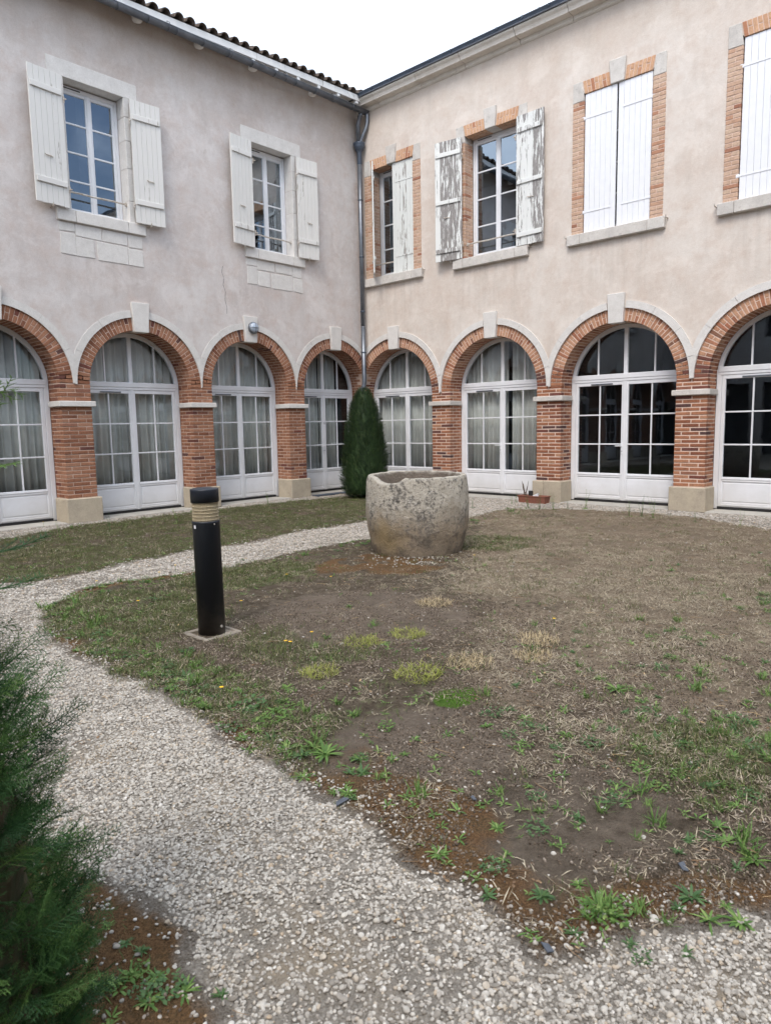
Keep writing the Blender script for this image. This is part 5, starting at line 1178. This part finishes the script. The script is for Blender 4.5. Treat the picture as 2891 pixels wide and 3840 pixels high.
# ------------------------------------------------------------------ planter
pc = ground_at(1168, 1088); pl = empty('planter', (-.30, -4.98, 0)); pl.rotation_euler = (0, 0, rad(-90)); tag(pl, 'terracotta plastic window box with dead plants standing before a plinth', 'planter')
Lp, Wp, Hp = .29, .09, .15; m = MB()
for sx_, sy_ in ((1, 0), (-1, 0), (0, 1), (0, -1)):
    if sx_: m.hexa([[[(sx_*(Lp-t+(0 if z_ == 0 else .02)), y_*(1 if z_ == 0 else 1.15), z_) for z_ in (.0, Hp)] for y_ in (-Wp, Wp)] for t in (0, .008)])
    else: m.hexa([[[(x_*(1 if z_ == 0 else 1.06), sy_*(Wp-t+(0 if z_ == 0 else .014)), z_) for z_ in (.0, Hp)] for x_ in (-Lp+.0085, Lp-.0085)] for t in (0, .008)])
m.box(-Lp, Lp, -Wp, Wp, -.001, .004); m.build('box', 'terracotta', pl)
m = MB(); X, Y = Lp+.034, Wp+.028
m.box(-X, X, -Y, -Y+.022, Hp-.012, Hp+.004, .003); m.box(-X, X, Y-.022, Y, Hp-.012, Hp+.004, .003); m.box(-X, -X+.02, -Y+.022, Y-.022, Hp-.012, Hp+.004, .003); m.box(X-.02, X, -Y+.022, Y-.022, Hp-.012, Hp+.004, .003); m.build('rim', 'terracotta', pl)
m = MB(); m.box(-Lp+.01, Lp-.01, -Wp+.005, Wp-.005, .02, Hp-.03); m.build('soil', 'bark', pl)
for cx_ in (-.17, 0, .17):
    m = MB(); m.tube([(cx_-.07+.14*t/10, -Wp-.012, .06+.03*math.sin(math.pi*t/10)) for t in range(11)], .004, 5); m.build('moulding', 'terracotta', pl)
m = MB(); r = random.Random(5)
for _ in range(5): a = r.uniform(0, 6.28); m.tube([(-.2+r.uniform(-.04, .04), r.uniform(-.03, .03), Hp-.03), (-.2+.04*math.cos(a), .04*math.sin(a), Hp+.12), (-.2+.07*math.cos(a), .07*math.sin(a), Hp+r.uniform(.18, .3))], [.008, .007, .003], 5)
m.build('dead_stem', 'bark', pl)
m = MB(); m.hexa([[[(x, y, z_) for z_ in (Hp-.02, Hp+.004+.05*(x > 0))] for y in (-.02, .02)] for x in (-.02, .10)]); m.build('plant_label', 'paint_white', pl)
m = MB(); m.box(-.13, -.05, .0, .06, Hp-.05, Hp+.09, .006); m.build('nursery_pot', 'dark', pl)

# ------------------------------------------------------------------ clipped yew
def sprig(seed, n, L, nl, nw, mat, flat=.35, name='yew_shoot'):
    r = random.Random(seed); m = MB(); m.tube([(0, 0, 0), (0, 0, L)], [.0018, .0008], 4, False)
    for i in range(n):
        t = .05+.95*i/n; a = (0 if i % 2 else math.pi)+r.uniform(-1.1, 1.1); l = nl*(1.0-.35*t)*r.uniform(.8, 1.15); e = r.uniform(.5, .95)
        dv = (math.cos(a)*math.cos(e), math.sin(a)*math.cos(e), math.sin(e)); leaf_strip(m, (0, 0, L*t), dv, (0, 0, 1), l, nw, 1, .1)
    return m.mesh(name, mat)
MT['yew'] = m_leaf('yew_needles', [(0, (.008, .022, .010)), (.45, (.020, .046, .018)), (.8, (.045, .085, .028)), (.95, (.075, .12, .04)), (1, (.12, .16, .05))], .5, .15, island=False)
SH = [sprig(500+i, 16, .085, .030, .0085, 'yew') for i in range(5)]
yw = empty('yew_tree', (-1.38, -1.31, 0)); tag(yw, 'dark green yew clipped to a tall rounded cone in the courtyard corner', 'tree')
def yr(z): return np.interp(z, [.06, .18, .5, 1.0, 1.35, 1.7, 2.0, 2.2, 2.34, 2.44], [.43, .54, .56, .50, .445, .38, .295, .21, .125, .02])
n = 13000; z = rng.uniform(.04, 2.42, n); keep = rng.random(n) < yr(z)/.46+.12; z = z[keep]; n = len(z); a = rng.uniform(0, 6.283, n)
lump = 1+.05*(vnoise(a*2.2+9, z*5+9, 1.9, 3)-.5)*2; R_ = yr(z)*lump*rng.uniform(.74, .94, n)
pos = np.column_stack([R_*np.cos(a), R_*np.sin(a), z]); tilt = rng.uniform(.3, 1.3, n)
rot = np.column_stack([np.zeros(n), tilt, a+rng.uniform(-.5, .5, n)]); s = rng.uniform(.7, 1.1, n)*np.where(rng.random(n) < .05, 1.5, 1)
core = MB(); core.lathe([(0, .1)]+[(float(yr(zz))*.80, zz) for zz in np.linspace(.1, 2.36, 20)]+[(0, 2.40)], 24); cme = core.mesh('crown_core', 'yew')
scatter('crown', pos, rot, np.column_stack([s, s, s]), SH, rng.integers(0, 5, n), yw, cme)['kind'] = 'stuff'
m = MB(); m.tube([(0, 0, -.05), (.01, 0, .5), (0, .01, 1.6), (0, 0, 2.3)], [.06, .05, .03, .008], 10); m.build('trunk', 'bark', yw)

# ------------------------------------------------------------------ conifer at the near left
def spray(seed, L, roll=0.):
    r = random.Random(seed); m = MB(); nb = 18; pts = [(0, 0, 0)]
    for i in range(1, 7): t = i/6; pts.append((.0, .03*math.sin(t*2), L*t))
    m.tube(pts, [.003, .0028, .0025, .002, .0016, .0012, .0006], 4, False)
    for i in range(nb):
        t = .12+.85*i/nb; sd = 1 if i % 2 else -1; bl = L*.42*(1-t*.72)*r.uniform(.8, 1.15); b0 = np.array([0, .03*math.sin(t*2), L*t]); ang = rad(r.uniform(38, 55)); dv = np.array([sd*math.sin(ang), r.uniform(-.18, .08), math.cos(ang)])
        b1 = b0+dv*bl; m.tube([b0, b1], [.0014, .0006], 3, False); nn_ = max(4, int(bl/.0065))
        for j in range(nn_):
            u = (j+.5)/nn_; p = b0+dv*bl*u; s2 = 1 if j % 2 else -1; pv = np.array([dv[2]*s2*.75, r.uniform(-.35, .35), -dv[0]*s2*.75])+dv*.85
            leaf_strip(m, p, pv, (0, 1, 0), .020*(1-.4*u)*r.uniform(.8, 1.2), .0078, 1, .15)
    cr_, sr_ = math.cos(roll), math.sin(roll); m.v = [(x*cr_-y*sr_, x*sr_+y*cr_, z_) for x, y, z_ in m.v]
    return m.mesh('conifer_spray', 'conifer')
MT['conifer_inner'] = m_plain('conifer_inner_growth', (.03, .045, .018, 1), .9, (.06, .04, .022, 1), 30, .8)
MT['conifer'] = m_leaf('conifer_needles', [(0, (.018, .05, .02)), (.4, (.038, .098, .032)), (.78, (.07, .15, .045)), (1, (.145, .25, .065))], .5, .3, island=False)
SP = [spray(600+i, .20+.012*(i % 4), i*.7854) for i in range(8)]
co = empty('conifer', (-12.23, -10.41, 0)); tag(co, 'dark green feathery conifer cut off by the left border', 'tree')
def kr(z): return np.interp(z, [0, .35, .7, .95, 1.1, 1.3, 1.7], [.28, .28, .24, .185, .12, .06, .03])
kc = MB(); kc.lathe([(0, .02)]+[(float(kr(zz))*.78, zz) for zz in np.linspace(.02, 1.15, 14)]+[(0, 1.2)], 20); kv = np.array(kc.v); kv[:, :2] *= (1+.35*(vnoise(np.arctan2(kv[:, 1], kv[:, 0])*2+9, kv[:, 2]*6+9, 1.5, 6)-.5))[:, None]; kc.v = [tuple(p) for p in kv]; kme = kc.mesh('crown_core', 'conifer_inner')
n = 1700; z = 1.62*rng.random(n)**1.3; a = rng.uniform(0, 6.283, n); R_ = kr(z)*rng.uniform(.25, 1.05, n)
tilt = rng.uniform(.55, 1.45, n); s = rng.uniform(.5, .88, n)*np.clip(.45+kr(z)*2.4, .5, 1.0)
ex = [(1.60, -.25, 1.25, 1.3), (1.44, -.15, 1.35, 1.15), (1.30, -.3, 1.3, 1.3), (1.22, -.12, 1.4, 1.25), (1.08, -.5, 1.4, 1.0)]          # a few long shoots
z = np.append(z, [e[0] for e in ex]); a = np.append(a, [e[1] for e in ex]); tilt = np.append(tilt, [e[2] for e in ex]); s = np.append(s, [e[3] for e in ex]); R_ = np.append(R_, [.03]*len(ex)); n = len(z)
pos = np.column_stack([R_*np.cos(a), R_*np.sin(a), z]); rot = np.column_stack([np.zeros(n), tilt, a+np.append(rng.uniform(-.5, .5, n-len(ex)), [0]*len(ex))])
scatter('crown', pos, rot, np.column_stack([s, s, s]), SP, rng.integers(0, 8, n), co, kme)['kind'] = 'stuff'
m = MB(); m.tube([(0, 0, -.05), (.01, 0, .5), (0, .01, 1.2), (0, 0, 1.7)], [.035, .03, .018, .005], 10); m.build('trunk', 'bark', co)
